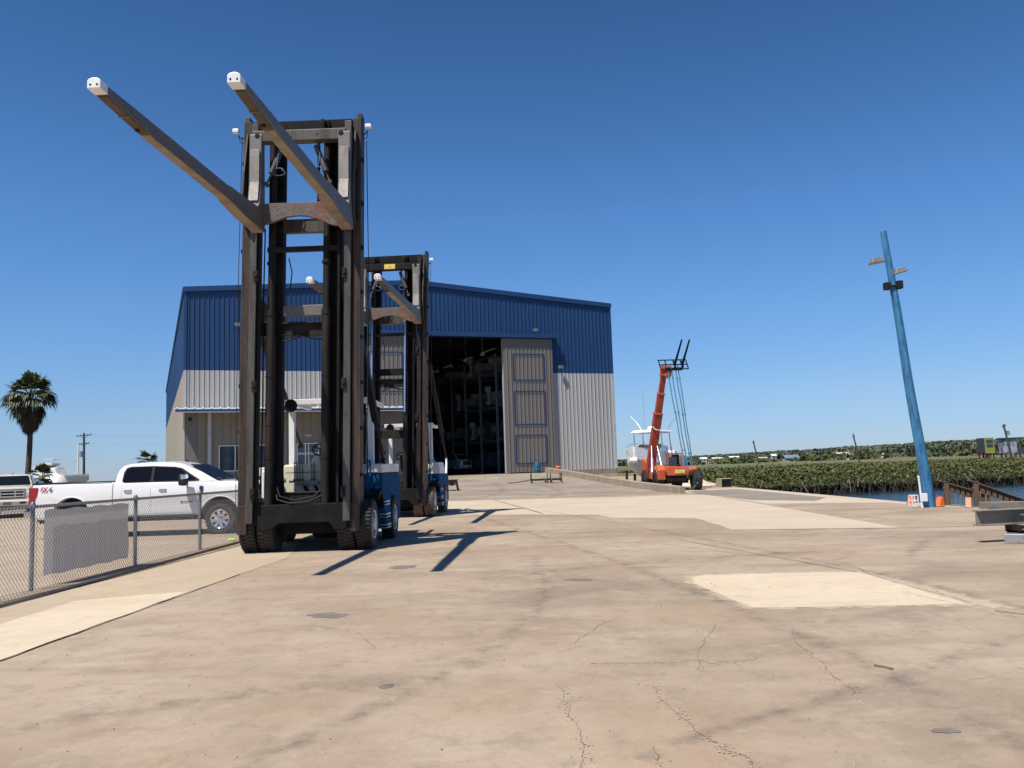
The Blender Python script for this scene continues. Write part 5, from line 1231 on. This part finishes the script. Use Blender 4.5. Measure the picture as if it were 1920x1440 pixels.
m = MB(); m.add([(-2.1, -1.15, 3.25), (.9, -1.1, 3.22), (.9, 1.1, 3.22), (-2.1, 1.15, 3.25), (-1.9, -.9, 3.40), (.7, -.9, 3.38), (.7, .9, 3.38), (-1.9, .9, 3.40)], [(3, 2, 1, 0), (4, 5, 6, 7), (0, 1, 5, 4), (1, 2, 6, 5), (2, 3, 7, 6), (3, 0, 4, 7)])
m.build('tee_top', 'gel', Bt, bevel=.04)
m = MB(); m.lathe([(.3, 0), (.32, .1), (.22, .26), (.02, .28)], (-.6, 0, 3.4), n=16); m.build('radar_dome', 'white_cap', Bt, smooth=True)
m = MB()
for x in (-1.7, .5):
    for s_ in (-1, 1): m.cyl((x, s_*1.0, 1.6), (x*.9, s_*.95, 3.25), .035, n=8); m.cyl((x-.4, s_*1.0, 1.6), (x*.9, s_*.95, 2.9), .025, n=8)
m.tube([(-1.53, -.95, 3.22), (.45, -.95, 3.22), (.45, .95, 3.22), (-1.53, .95, 3.22), (-1.53, -.95, 3.22)], .03, 6); m.build('tee_top_frame', 'alu', Bt, smooth=True)
m = MB()
for s_, e in ((1, (-1.2, 2.6, 5.0)), (-1, (-2.2, -2.9, 5.2))):
    m.tube([(-1.2, s_*.9, 3.4), (-1.4, s_*1.3, 4.0), (-1.5, s_*1.8, 4.5), e], [.018, .016, .012, .010], 6)
m.tube([(-.9, .4, 3.5), (-.9, .42, 4.4)], .012, 5); m.tube([(-1.6, -.8, 3.4), (-1.7, -.85, 6.3)], .014, 5); m.build('outrigger', 'alu', Bt)
m = MB(); m.tube([(1.8, -1.1, 1.85), (2.2, -1.0, 2.2), (3.0, -.5, 2.35), (3.5, 0, 2.4), (3.0, .5, 2.35), (2.2, 1.0, 2.2), (1.8, 1.1, 1.85)], .02, 6); m.build('bow_rail', 'chrome', Bt)
m = MB(); m.lathe([(.02, -.28), (.16, -.24), (.18, 0), (.16, .24), (.02, .28)], (3.7, 0, 1.35), 'Y', 12); m.build('bow_fender', 'white_cap', Bt, smooth=True)
outboard(Bt, -3.6, -.45, 1.0, 'white_cap', 1.25); outboard(Bt, -3.6, .45, 1.0, 'white_cap', 1.25)
tr = MB(); 
for x in (-2.8, -1.0, 1.2, 2.9):
    for y in (-.8, .8): tr.bar((x, y, -.45), (x, y, .45+(.25 if x > 2 else 0)), .14, .14)
    tr.bar((x, -.9, -.1), (x, .9, -.1), .12, .12)
tr.bar((-3, -.8, -.2), (3.4, -.3, -.2), .10, .12); tr.bar((-3, .8, -.2), (3.4, .3, -.2), .10, .12)
o = tr.build('boat_trailer', 'steel_dark', bevel=.01); o.location = Bt.location; o.rotation_euler = Bt.rotation_euler; tag(o, 'dark steel trailer frame carrying the white sport boat', 'trailer')
# block and sand heap
m = MB(); m.box(-.35, .35, -.35, .35, 0, .55); o = m.build('concrete_block', 'kerb', bevel=.03); o.location = (12.35, 49.6, 0); o.rotation_euler[2] = .25; tag(o, 'square concrete block with a dark front at the mangrove edge', 'block')
m = MB(); m.box(-.30, .30, -.372, -.355, .03, .50); q = m.build('dark_face', 'steel_black', o)
m = MB(); n_ = 26; pts = []
for j in range(n_+1):
    for i in range(n_+1):
        u, v = i/n_*2-1, j/n_*2-1; r = math.hypot(u, v); z = max(0, 1-r)**1.1*.62+.05*math.sin(u*9+v*4)*max(0, 1-r); pts.append((u*1.8+.15*math.sin(v*3), v*1.2, z-.01))
m.add(pts, [(j*(n_+1)+i, j*(n_+1)+i+1, (j+1)*(n_+1)+i+1, (j+1)*(n_+1)+i) for j in range(n_) for i in range(n_)])
o = m.build('sand_heap', 'sand', smooth=True, fix=False); o.location = (11.3, 52.5, .0); tag(o, 'low pale sand heap between the telehandler and the concrete block', 'sand heap')

# ------------------------------------------------------------------ palms
def frond_fan(mg, base, az, el, plen, R_, nb=15, droop=.35):
    d = Vector((math.cos(az)*math.cos(el), math.sin(az)*math.cos(el), math.sin(el)))
    side = Vector((-math.sin(az), math.cos(az), 0)); upv = side.cross(d).normalized()*-1
    if upv.z < 0 and el > 0: upv = -upv
    tip = base+d*plen+Vector((0, 0, -.12*plen*plen*droop))
    mg.bar(base, tip, .035, .02)
    for k in range(nb):
        a = (k/(nb-1)-.5)*2.5; v = (d*math.cos(a)+side*math.sin(a)).normalized()
        L_ = R_*(.72+.28*math.cos(a))*random.uniform(.85, 1.1); wv = side*math.cos(a)-d*math.sin(a)
        dr = Vector((0, 0, -droop*L_*random.uniform(.5, 1.3)))
        p0 = tip; p1 = tip+v*L_*.55+dr*.12+upv*.05; p2 = tip+v*L_*.85+dr*.55; p3 = tip+v*L_+dr*1.25
        w1 = L_*.085
        mg.add([p0, p1+wv*w1, p1-wv*w1, p2+wv*w1*.6, p2-wv*w1*.6, p3], [(0, 1, 2), (1, 3, 4, 2), (3, 5, 4)])
def palm(loc, h, R_, nf, label, skirt=True, trunk_r=.24):
    P = empty('palm_tree', loc, 0, label, 'palm')
    m = MB(); n_ = 26
    m.tube([(.25*math.sin(i/n_*2.2)-.0, 0, h*i/n_) for i in range(n_+1)], [trunk_r*(1.15-.30*i/n_)*(1+.05*(i % 2)) for i in range(n_+1)], 12); m.build('trunk', 'bark', P, smooth=True)
    tx = .25*math.sin(2.2)
    m = MB()
    for i in range(nf):
        el = rad(random.uniform(-40, 85)); az = random.uniform(0, 6.283); frond_fan(m, Vector((tx, 0, h+random.uniform(-.15, .25))), az, el, R_*random.uniform(.32, .52), R_*.46, 17, droop=.22+.25*(el < .3))
    m.build('crown', 'palm_green', P, fix=False)
    if skirt:
        m = MB()
        for i in range(150):
            zz = h-.1-(random.random()**1.0)*h*.27; f = (h-zz)/(h*.27); az = random.uniform(0, 6.283); frond_fan(m, Vector((tx*(zz/h), 0, zz)), az, rad(random.uniform(-72, -35)-14*f), R_*.36*(1.1-.65*f), R_*.36*(1.1-.6*f), 10, .5)
        m.build('dead_frond_skirt', 'palm_dead', P, fix=False)
palm((-46.9, 80, .15), 9.9, 2.85, 62, 'tall fan palm with shaggy dead skirt at the far left')
palm((-37.6, 85, .2), 3.1, 1.7, 22, 'small fan palm showing above the white pickup cab', False, .2)
palm((-45.0, 79, .15), 1.9, 1.7, 20, 'short leafy fan palm at the foot of the tall palm', False, .2)

# ------------------------------------------------------------------ utility poles, wires, masts on the left
def upole(loc, h, lean, label, arms=(), name='utility_pole', r=.17, tf=False, mt='pole_wood', group=None):
    P = empty(name, loc, 0, label, 'utility pole', group)
    m = MB(); m.tube([(lean*i/6, 0, h*i/6) for i in range(7)], [r*(1-.35*i/6) for i in range(7)], 10); m.build('pole', mt, P, smooth=True)
    for z, L_ in arms:
        m = MB(); x = lean*z/h; m.bar((x-L_, 0, z-.08), (x+L_, -.0, z+.08), .12, .14); m.bar((x-L_*.5, 0, z-.02), (x, 0, z-.7), .05, .05); m.bar((x+L_*.5, 0, z), (x, 0, z-.7), .05, .05); q = m.build('cross_arm', mt, P)
        m = MB()
        for k in (-.95, -.5, .5, .95): m.lathe([(.05, 0), (.07, .08), (.03, .2)], (x+L_*k, 0, z+.1*k+.06), n=8)
        m.build('insulator', 'alu', q)
    if tf: m = MB(); m.lathe([(.02, -.5), (.26, -.48), (.26, .45), (.02, .5)], (lean*.6-.5, 0, h*.62), n=12); m.build('transformer', 'alu', P, smooth=True)
    return P
upole((-72.4, 140, .5), 9.3, -.15, 'utility pole with two crossarms and a transformer, behind the white pickup bed', ((8.9, 1.25), (7.5, .85)), tf=True, r=.24)
P = empty('white_mast', (-68.2, 130, .4), 0, 'thin white mast just left of the utility pole', 'mast')
m = MB(); m.cyl((0, 0, 0), (0, 0, 7.1), .13, .11, n=10); m.build('pole', 'white_cap', P)
upole((-103, 230, .6), 5.2, 0, 'small distant pole with one crossarm, above the white pickup bed', ((4.9, 1.2),), r=.2)
upole((-97.5, 230, .6), 6.2, 0, 'small bare distant pole, nearest the cab of the white pickup', (), r=.2)
upole((58.5, 200, .6), 5.6, -1.0, 'leaning utility pole across the field, left of the three', ((5.1, .3),), r=.22, group='leaning poles across the water')
upole((70.3, 170, .6), 5.6, -.95, 'leaning utility pole across the field, middle one, left of the blue pole', ((5.0, .25),), r=.19, group='leaning poles across the water')
p_ = upole((65.6, 110, .4), 4.8, -.75, 'leaning utility pole with a transformer, beside the grey kiosk at the right', ((4.5, .22),), r=.15, group='leaning poles across the water')
m = MB(); m.lathe([(.02, -.3), (.2, -.28), (.2, .28), (.02, .3)], (-.30, -.1, 3.6), n=12); m.build('transformer', 'alu', p_, smooth=True)
for i, (a_, b_, sag) in enumerate((((-130, 150, 11.2), (-72.5, 140, 9.4), .5), ((-72.5, 140, 9.4), (-10, 150, 10.0), .7), ((-130, 150, 9.2), (-72.5, 140, 8.0), .4), ((-72.5, 140, 8.0), (-10, 150, 7.8), .5), ((-72.5, 140, 5.6), (-62, 100, 2.2), .4), ((-130, 160, 15), (-20, 160, 13.0), 1.2), ((-72.5, 140, 5.4), (-8, 150, 5.0), .4))):
    a_, b_ = Vector(a_), Vector(b_); m = MB(); m.tube([a_+(b_-a_)*(k/16)-Vector((0, 0, sag*4*(k/16)*(1-k/16))) for k in range(17)], .014, 4)
    tag(m.build('power_wire', 'wire'), 'thin overhead wire, %s' % ('topmost one running left from the crossarm pole', 'topmost one running right from the crossarm pole', 'lower one running left from the crossarm pole', 'lower one running right from the crossarm pole', 'short one sloping down to the white yacht', 'faint one crossing highest behind the palm', 'lowest one running right towards the building')[i], 'wire', 'overhead wires at the left')
# yacht tower behind the pickup bed
Y_ = empty('wrapped_yacht', (-50.5, 90, .6), 0, 'white yacht tower stored behind the bed of the white pickup', 'boat')
m = MB(); hull(m, 9, 3, 1.6); m.build('hull', 'wrap', Y_, smooth=True)
m = MB(); m.prism([(-2.6, 1.5), (-1.6, 2.3), (-.4, 2.6), (1.3, 2.6), (1.8, 1.5)], 'Y', -1.0, 1.0); m.build('cabin', 'wrap', Y_, bevel=.1)
m = MB(); m.prism([(-1.2, 2.6), (-.5, 3.0), (.9, 3.1), (.9, 2.95), (0, 2.6)], 'Y', -.9, .9); m.bar((.2, -.7, 3.0), (.5, -.7, 3.5), .06, .06); m.bar((.2, .7, 3.0), (.5, .7, 3.5), .06, .06); m.box(-.1, 1.0, -.8, .8, 3.5, 3.56); m.build('flybridge', 'wrap', Y_, bevel=.03)
o = empty('stored_dome', (-47.6, 86, .0), 0, 'small white covered boat just right of the tall palm trunk', 'boat'); m = MB(); hull(m, 2.6, 1.6, 1.2); m.build('hull', 'wrap', o, smooth=True); m = MB(); m.lathe([(1.4, 1.1), (1.3, 1.6), (.8, 2.3), (.1, 2.6)], (.1, 0, 0), n=16); m.build('cover', 'wrap', o, smooth=True)

# ------------------------------------------------------------------ far shore
m = MB(); m.add([(13, 236, .615), (-60, 238, .615), (-60, 243, .615), (13, 243, .615), (900, 243, .66), (900, 236, .66)], [(0, 3, 2, 1), (0, 5, 4, 3)])
o = tag(m.build('field_road', 'road', fix=False), kind='structure')
# mangrove mass: canopy of leaf cards over a lumpy surface
def cards(P, size, jitter=1.0, tilt=.9):
    n = len(P); a = rng.uniform(0, 6.283, n); t_ = rng.normal(0, tilt, n); s = size*rng.uniform(.5, 1.3, n)
    u = np.stack([np.cos(a), np.sin(a), np.zeros(n)], 1); v = np.stack([-np.sin(a)*np.sin(t_), np.cos(a)*np.sin(t_), np.cos(t_)], 1)
    s = s[:, None]; q = np.stack([P-u*s*.5-v*s*.35, P+u*s*.5-v*s*.2, P+u*s*.4+v*s*.4, P-u*s*.35+v*s*.5], 1)
    return q.reshape(-1, 3)
def card_obj(name, V, m, parent=None):
    n = len(V)//4; me = bpy.data.meshes.new(name); me.vertices.add(len(V)); me.vertices.foreach_set('co', V.astype(np.float32).ravel())
    me.loops.add(4*n); me.loops.foreach_set('vertex_index', np.arange(4*n, dtype=np.int32)); me.polygons.add(n); me.polygons.foreach_set('loop_start', np.arange(0, 4*n, 4, dtype=np.int32)); me.polygons.foreach_set('loop_total', np.full(n, 4, dtype=np.int32))
    me.update(); me.materials.append(MT[m]); o = bpy.data.objects.new(name, me); COL.objects.link(o); o.parent = parent; return o
def shn(x): return np.where(x < 20, 58.0, 58+np.minimum(12, (x-20)*.33))
def canopy(x, y):
    d = y-shn(x); base = -.36+.90*np.clip(d/6, 0, 1)**.6+np.clip((y-70)/60, 0, 1)*.0
    return base+.17*np.sin(x*.9+np.sin(y*.7)*2)*np.sin(y*.8+x*.15)+.20*np.abs(np.sin(x*1.7+y*.4)*np.sin(y*1.3-x*.3))-.06+.13*np.sin(x*.31+1)*np.sin(y*.23)+.08*np.sin(x*4.1)*np.sin(y*3.3+x)
N = 330000
r = rng.random(N)**1.9; x = 13.4+rng.random(N)*(95*(.5+.5*r+.2)); y = shn(x)-.9+r*62
cz = canopy(x, y)*rng.uniform(.55, 1.02, N)-.15; front = (y-shn(x)) < 2.2; cz = np.where(front, -.32+(cz+.32)*rng.random(N)**.6, cz)
V = cards(np.stack([x, y, cz], 1), .16)
tag(card_obj('mangrove_thicket', V, 'mangrove'), 'dense green mangrove thicket along the far bank of the water', 'mangrove', kind='stuff')
N = 16000; r = rng.random(N)**1.6; x = 13.4+rng.random(N)*90; y = shn(x)-.7+r*55; cz = canopy(x, y)+.05
tag(card_obj('young_mangrove_leaves', cards(np.stack([x, y, cz], 1), .17), 'leaf_yellow'), 'yellow green young mangrove leaves on top of the thicket', 'mangrove', kind='stuff')
m = MB(); bx_ = [13.2+i*1.5 for i in range(60)]; m.add([(x, float(shn(np.array(x)))+z*1.2+.3+.25*math.sin(x*1.7), -1.3+z*1.1+.08*math.sin(x*2.9)) for x in bx_ for z in (0, 1)], [(2*i, 2*i+2, 2*i+3, 2*i+1) for i in range(59)]); tag(m.build('mud_bank', 'mud', fix=False), kind='structure')
m = MB()
for _ in range(1500):
    x = 13.3+random.random()*80; y = float(shn(np.array(x)))-random.uniform(.2, 1.4); a_ = random.uniform(-.4, .4); m.bar((x, y, -1.1), (x+a_, y+random.uniform(-.2, .6), random.uniform(-.5, .05)), .035, .035)
tag(m.build('mangrove_roots', 'mud', fix=False), 'tangled dark mangrove roots standing at the water line', 'mangrove', kind='stuff')
m = MB()
for _ in range(26):
    x = 13.5+random.random()*50; y = float(shn(np.array(x)))-random.uniform(.9, 1.6); L_ = random.uniform(.3, 1.2); a_ = random.uniform(-.9, .9)
    m.tube([(x, y, -.85+random.random()*.5), (x+math.sin(a_)*L_*.5, y+.1, -.5+random.random()*.3), (x+math.sin(a_)*L_, y+.2, -.35+random.random()*.6)], .025, 4)
tag(m.build('bleached_branches', 'wood_grey', fix=False), 'pale dead branches caught at the foot of the mangroves', 'driftwood', kind='stuff')
# small grass clumps by the sand
P_ = np.stack([rng.uniform(9.5, 13.4, 900), rng.uniform(57, 60.5, 900), rng.random(900)*.5], 1)
tag(card_obj('weeds', cards(P_, .25, tilt=.4), 'mangrove'), 'low weeds on the bank behind the telehandler', 'weeds', kind='stuff')
# far belt of trees
pts = []; core = MB()
def hgt(x): return 3.6+5.3*min(1, max(0, (x-70)/170))
for _ in range(1500):
    x = random.uniform(-30, 520); y = random.uniform(440, 520); h = hgt(x*450/y)*random.uniform(.80, .95)*(y/450)
    if random.random() < .04: h *= 1.08
    w_ = random.uniform(2.0, 4.0)
    q = 80; d = rng.normal(0, 1, (q, 3)); d /= np.linalg.norm(d, axis=1)[:, None]; d[:, 2] = np.abs(d[:, 2])*.9-.1
    pts.append(np.array([x, y, .6+h*.55])+d*np.array([w_, w_, h*.47]))
    core.lathe([(.1, .0), (w_*.75, h*.15), (w_*.8, h*.5), (w_*.5, h*.82), (.1, h*.92)], (x, y, .5), n=7)
tag(card_obj('far_woodland', cards(np.concatenate(pts), 1.0), 'tree'), 'long belt of dark green trees on the horizon', 'woodland', kind='stuff')
tag(core.build('far_woodland_core', 'tree', fix=False), 'inner foliage of the tree belt on the horizon', 'woodland', kind='stuff')
# low scrub in the field
pts = []
for _ in range(260):
    x = random.uniform(30, 330); y = random.choice((random.uniform(246, 270), random.uniform(300, 430))); w_ = random.uniform(1.2, 3.2); q = 26
    d = rng.normal(0, 1, (q, 3)); d /= np.linalg.norm(d, axis=1)[:, None]; d[:, 2] = np.abs(d[:, 2]); pts.append(np.array([x, y, .6])+d*np.array([w_*1.6, w_, w_*.6]))
tag(card_obj('field_scrub', cards(np.concatenate(pts), 1.2), 'mangrove'), 'scattered green scrub in the field beyond the road', 'scrub', kind='stuff')
# houses and sheds
def house(x, y, w_, d_, h, rh, wall, roof, label, rz_=0, name='distant_house'):
    A = empty(name, (x, y, 1.2 if y > 280 else .58), rz_, label, 'building')
    m = MB(); m.box(-w_/2, w_/2, -d_/2, d_/2, -.8, h); m.build('wall', wall, A)
    m = MB(); m.prism([(-d_/2-.3, h), (0, h+rh), (d_/2+.3, h), (d_/2+.3, h-.12), (0, h+rh-.15), (-d_/2-.3, h-.12)], 'X', -w_/2-.3, w_/2+.3); m.build('roof', roof, A)
    for k in (-.3, .1): m = MB(); m.box(w_*k-.2, w_*k+.2, -d_/2-.03, -d_/2, h*.35, h*.8); m.build('window', 'glass', A)
hs = [(75.8, 335, 2.2, 2.5, 1.5, 0.5, 'wrap', 'white_cap', 'small white trailer with an arched top, leftmost across the field'),
      (81.0, 345, 1.6, 2, 0.9, 0.4, 'cream_paint', 'red_roof', 'low tan roofed cabin between the two groups of white trailers'),
      (80.0, 330, 3.2, 2.5, 1.4, 0.4, 'wrap', 'white_cap', 'long white trailer, second group from the left'),
      (85.1, 340, 1.3, 2.5, 1.2, 0.4, 'wrap', 'white_cap', 'short white trailer left of the largest white one'),
      (87.3, 332, 3.4, 2.5, 1.7, 0.4, 'wrap', 'white_cap', 'largest white trailer across the field'),
      (97.8, 330, 3.6, 2.5, 1.0, 0.4, 'wrap', 'grey_roof', 'low white shed behind the left leaning pole'),
      (102.5, 330, 1.5, 2.5, 1.8, 0.6, 'white_cap', 'white_cap', 'small bright white gabled hut left of the blue roofed house'),
      (89.4, 270, 4.2, 4, 1.2, 1.0, 'grey_roof', 'blue_roof', 'low house with a blue-grey roof across the field'),
      (112.0, 285, 3.8, 4, 0.8, 1.2, 'wrap', 'grey_roof', 'low building with a pale grey roof left of the middle leaning pole'),
      (145.4, 330, 1.9, 2.5, 0.9, 0.4, 'wrap', 'grey_roof', 'low white shed left of the blue pole'),
      (150.8, 335, 3.0, 3, 0.7, 0.3, 'cream_paint', 'grey_roof', 'low cream shed left of the blue pole, beside a white one'),
      (140.2, 250, 2.1, 3, 1.2, 0.5, 'red_roof', 'grey_roof', 'small red walled cabin left of the yellow kiosk')]
for h in hs: house(*h)
# kiosks on stilts
K1 = empty('stilt_kiosk', (67.9, 120, .5), rad(12), 'narrow dark kiosk with a yellow green front, on short stilts', 'kiosk')
m = MB(); m.box(-.85, .85, -.7, .7, .9, 3.1); m.build('cabin', 'billboard_dark', K1, bevel=.03)
m = MB(); m.box(-.75, .80, -.74, -.705, .9, 3.05); m.build('yellow_front', 'kiosk_yellow', K1)
m = MB(); m.box(-.5, .6, -.76, -.745, 2.35, 2.85); m.box(-.5, .6, -.76, -.745, 1.75, 2.2); m.build('shelf_opening', 'glass', K1)
for x in (-.7, 0, .7):
    for y in (-.6, .6): m = MB(); m.box(x-.08, x+.08, y-.08, y+.08, -.3, .9); m.build('stilt', 'pole_wood', K1)
K2 = empty('stilt_kiosk', (77.7, 130, .5), rad(-8), 'wide grey painted kiosk with a dark roof on stilts at the far right', 'kiosk')
m = MB(); m.box(-1.7, .35, -.8, .8, .8, 3.0); m.build('cabin', 'kiosk_grey', K2, bevel=.03)
m = MB(); m.box(-1.85, 1.75, -1.0, 1.0, 3.0, 3.2); m.build('roof', 'billboard_dark', K2)
m = MB(); m.box(.35, 1.65, -.8, -.74, .9, 1.6); m.box(.35, 1.65, -.8, .8, .8, .9); m.box(1.58, 1.66, -.8, -.72, .9, 3.0); m.box(1.58, 1.66, .72, .8, .9, 3.0); m.build('porch', 'billboard_dark', K2)
for x in (-1.4, -.7, 0, .7, 1.4):
    for y in (-.7, .7): m = MB(); m.box(x-.08, x+.08, y-.08, y+.08, -.3, .8); m.build('stilt', 'pole_wood', K2)
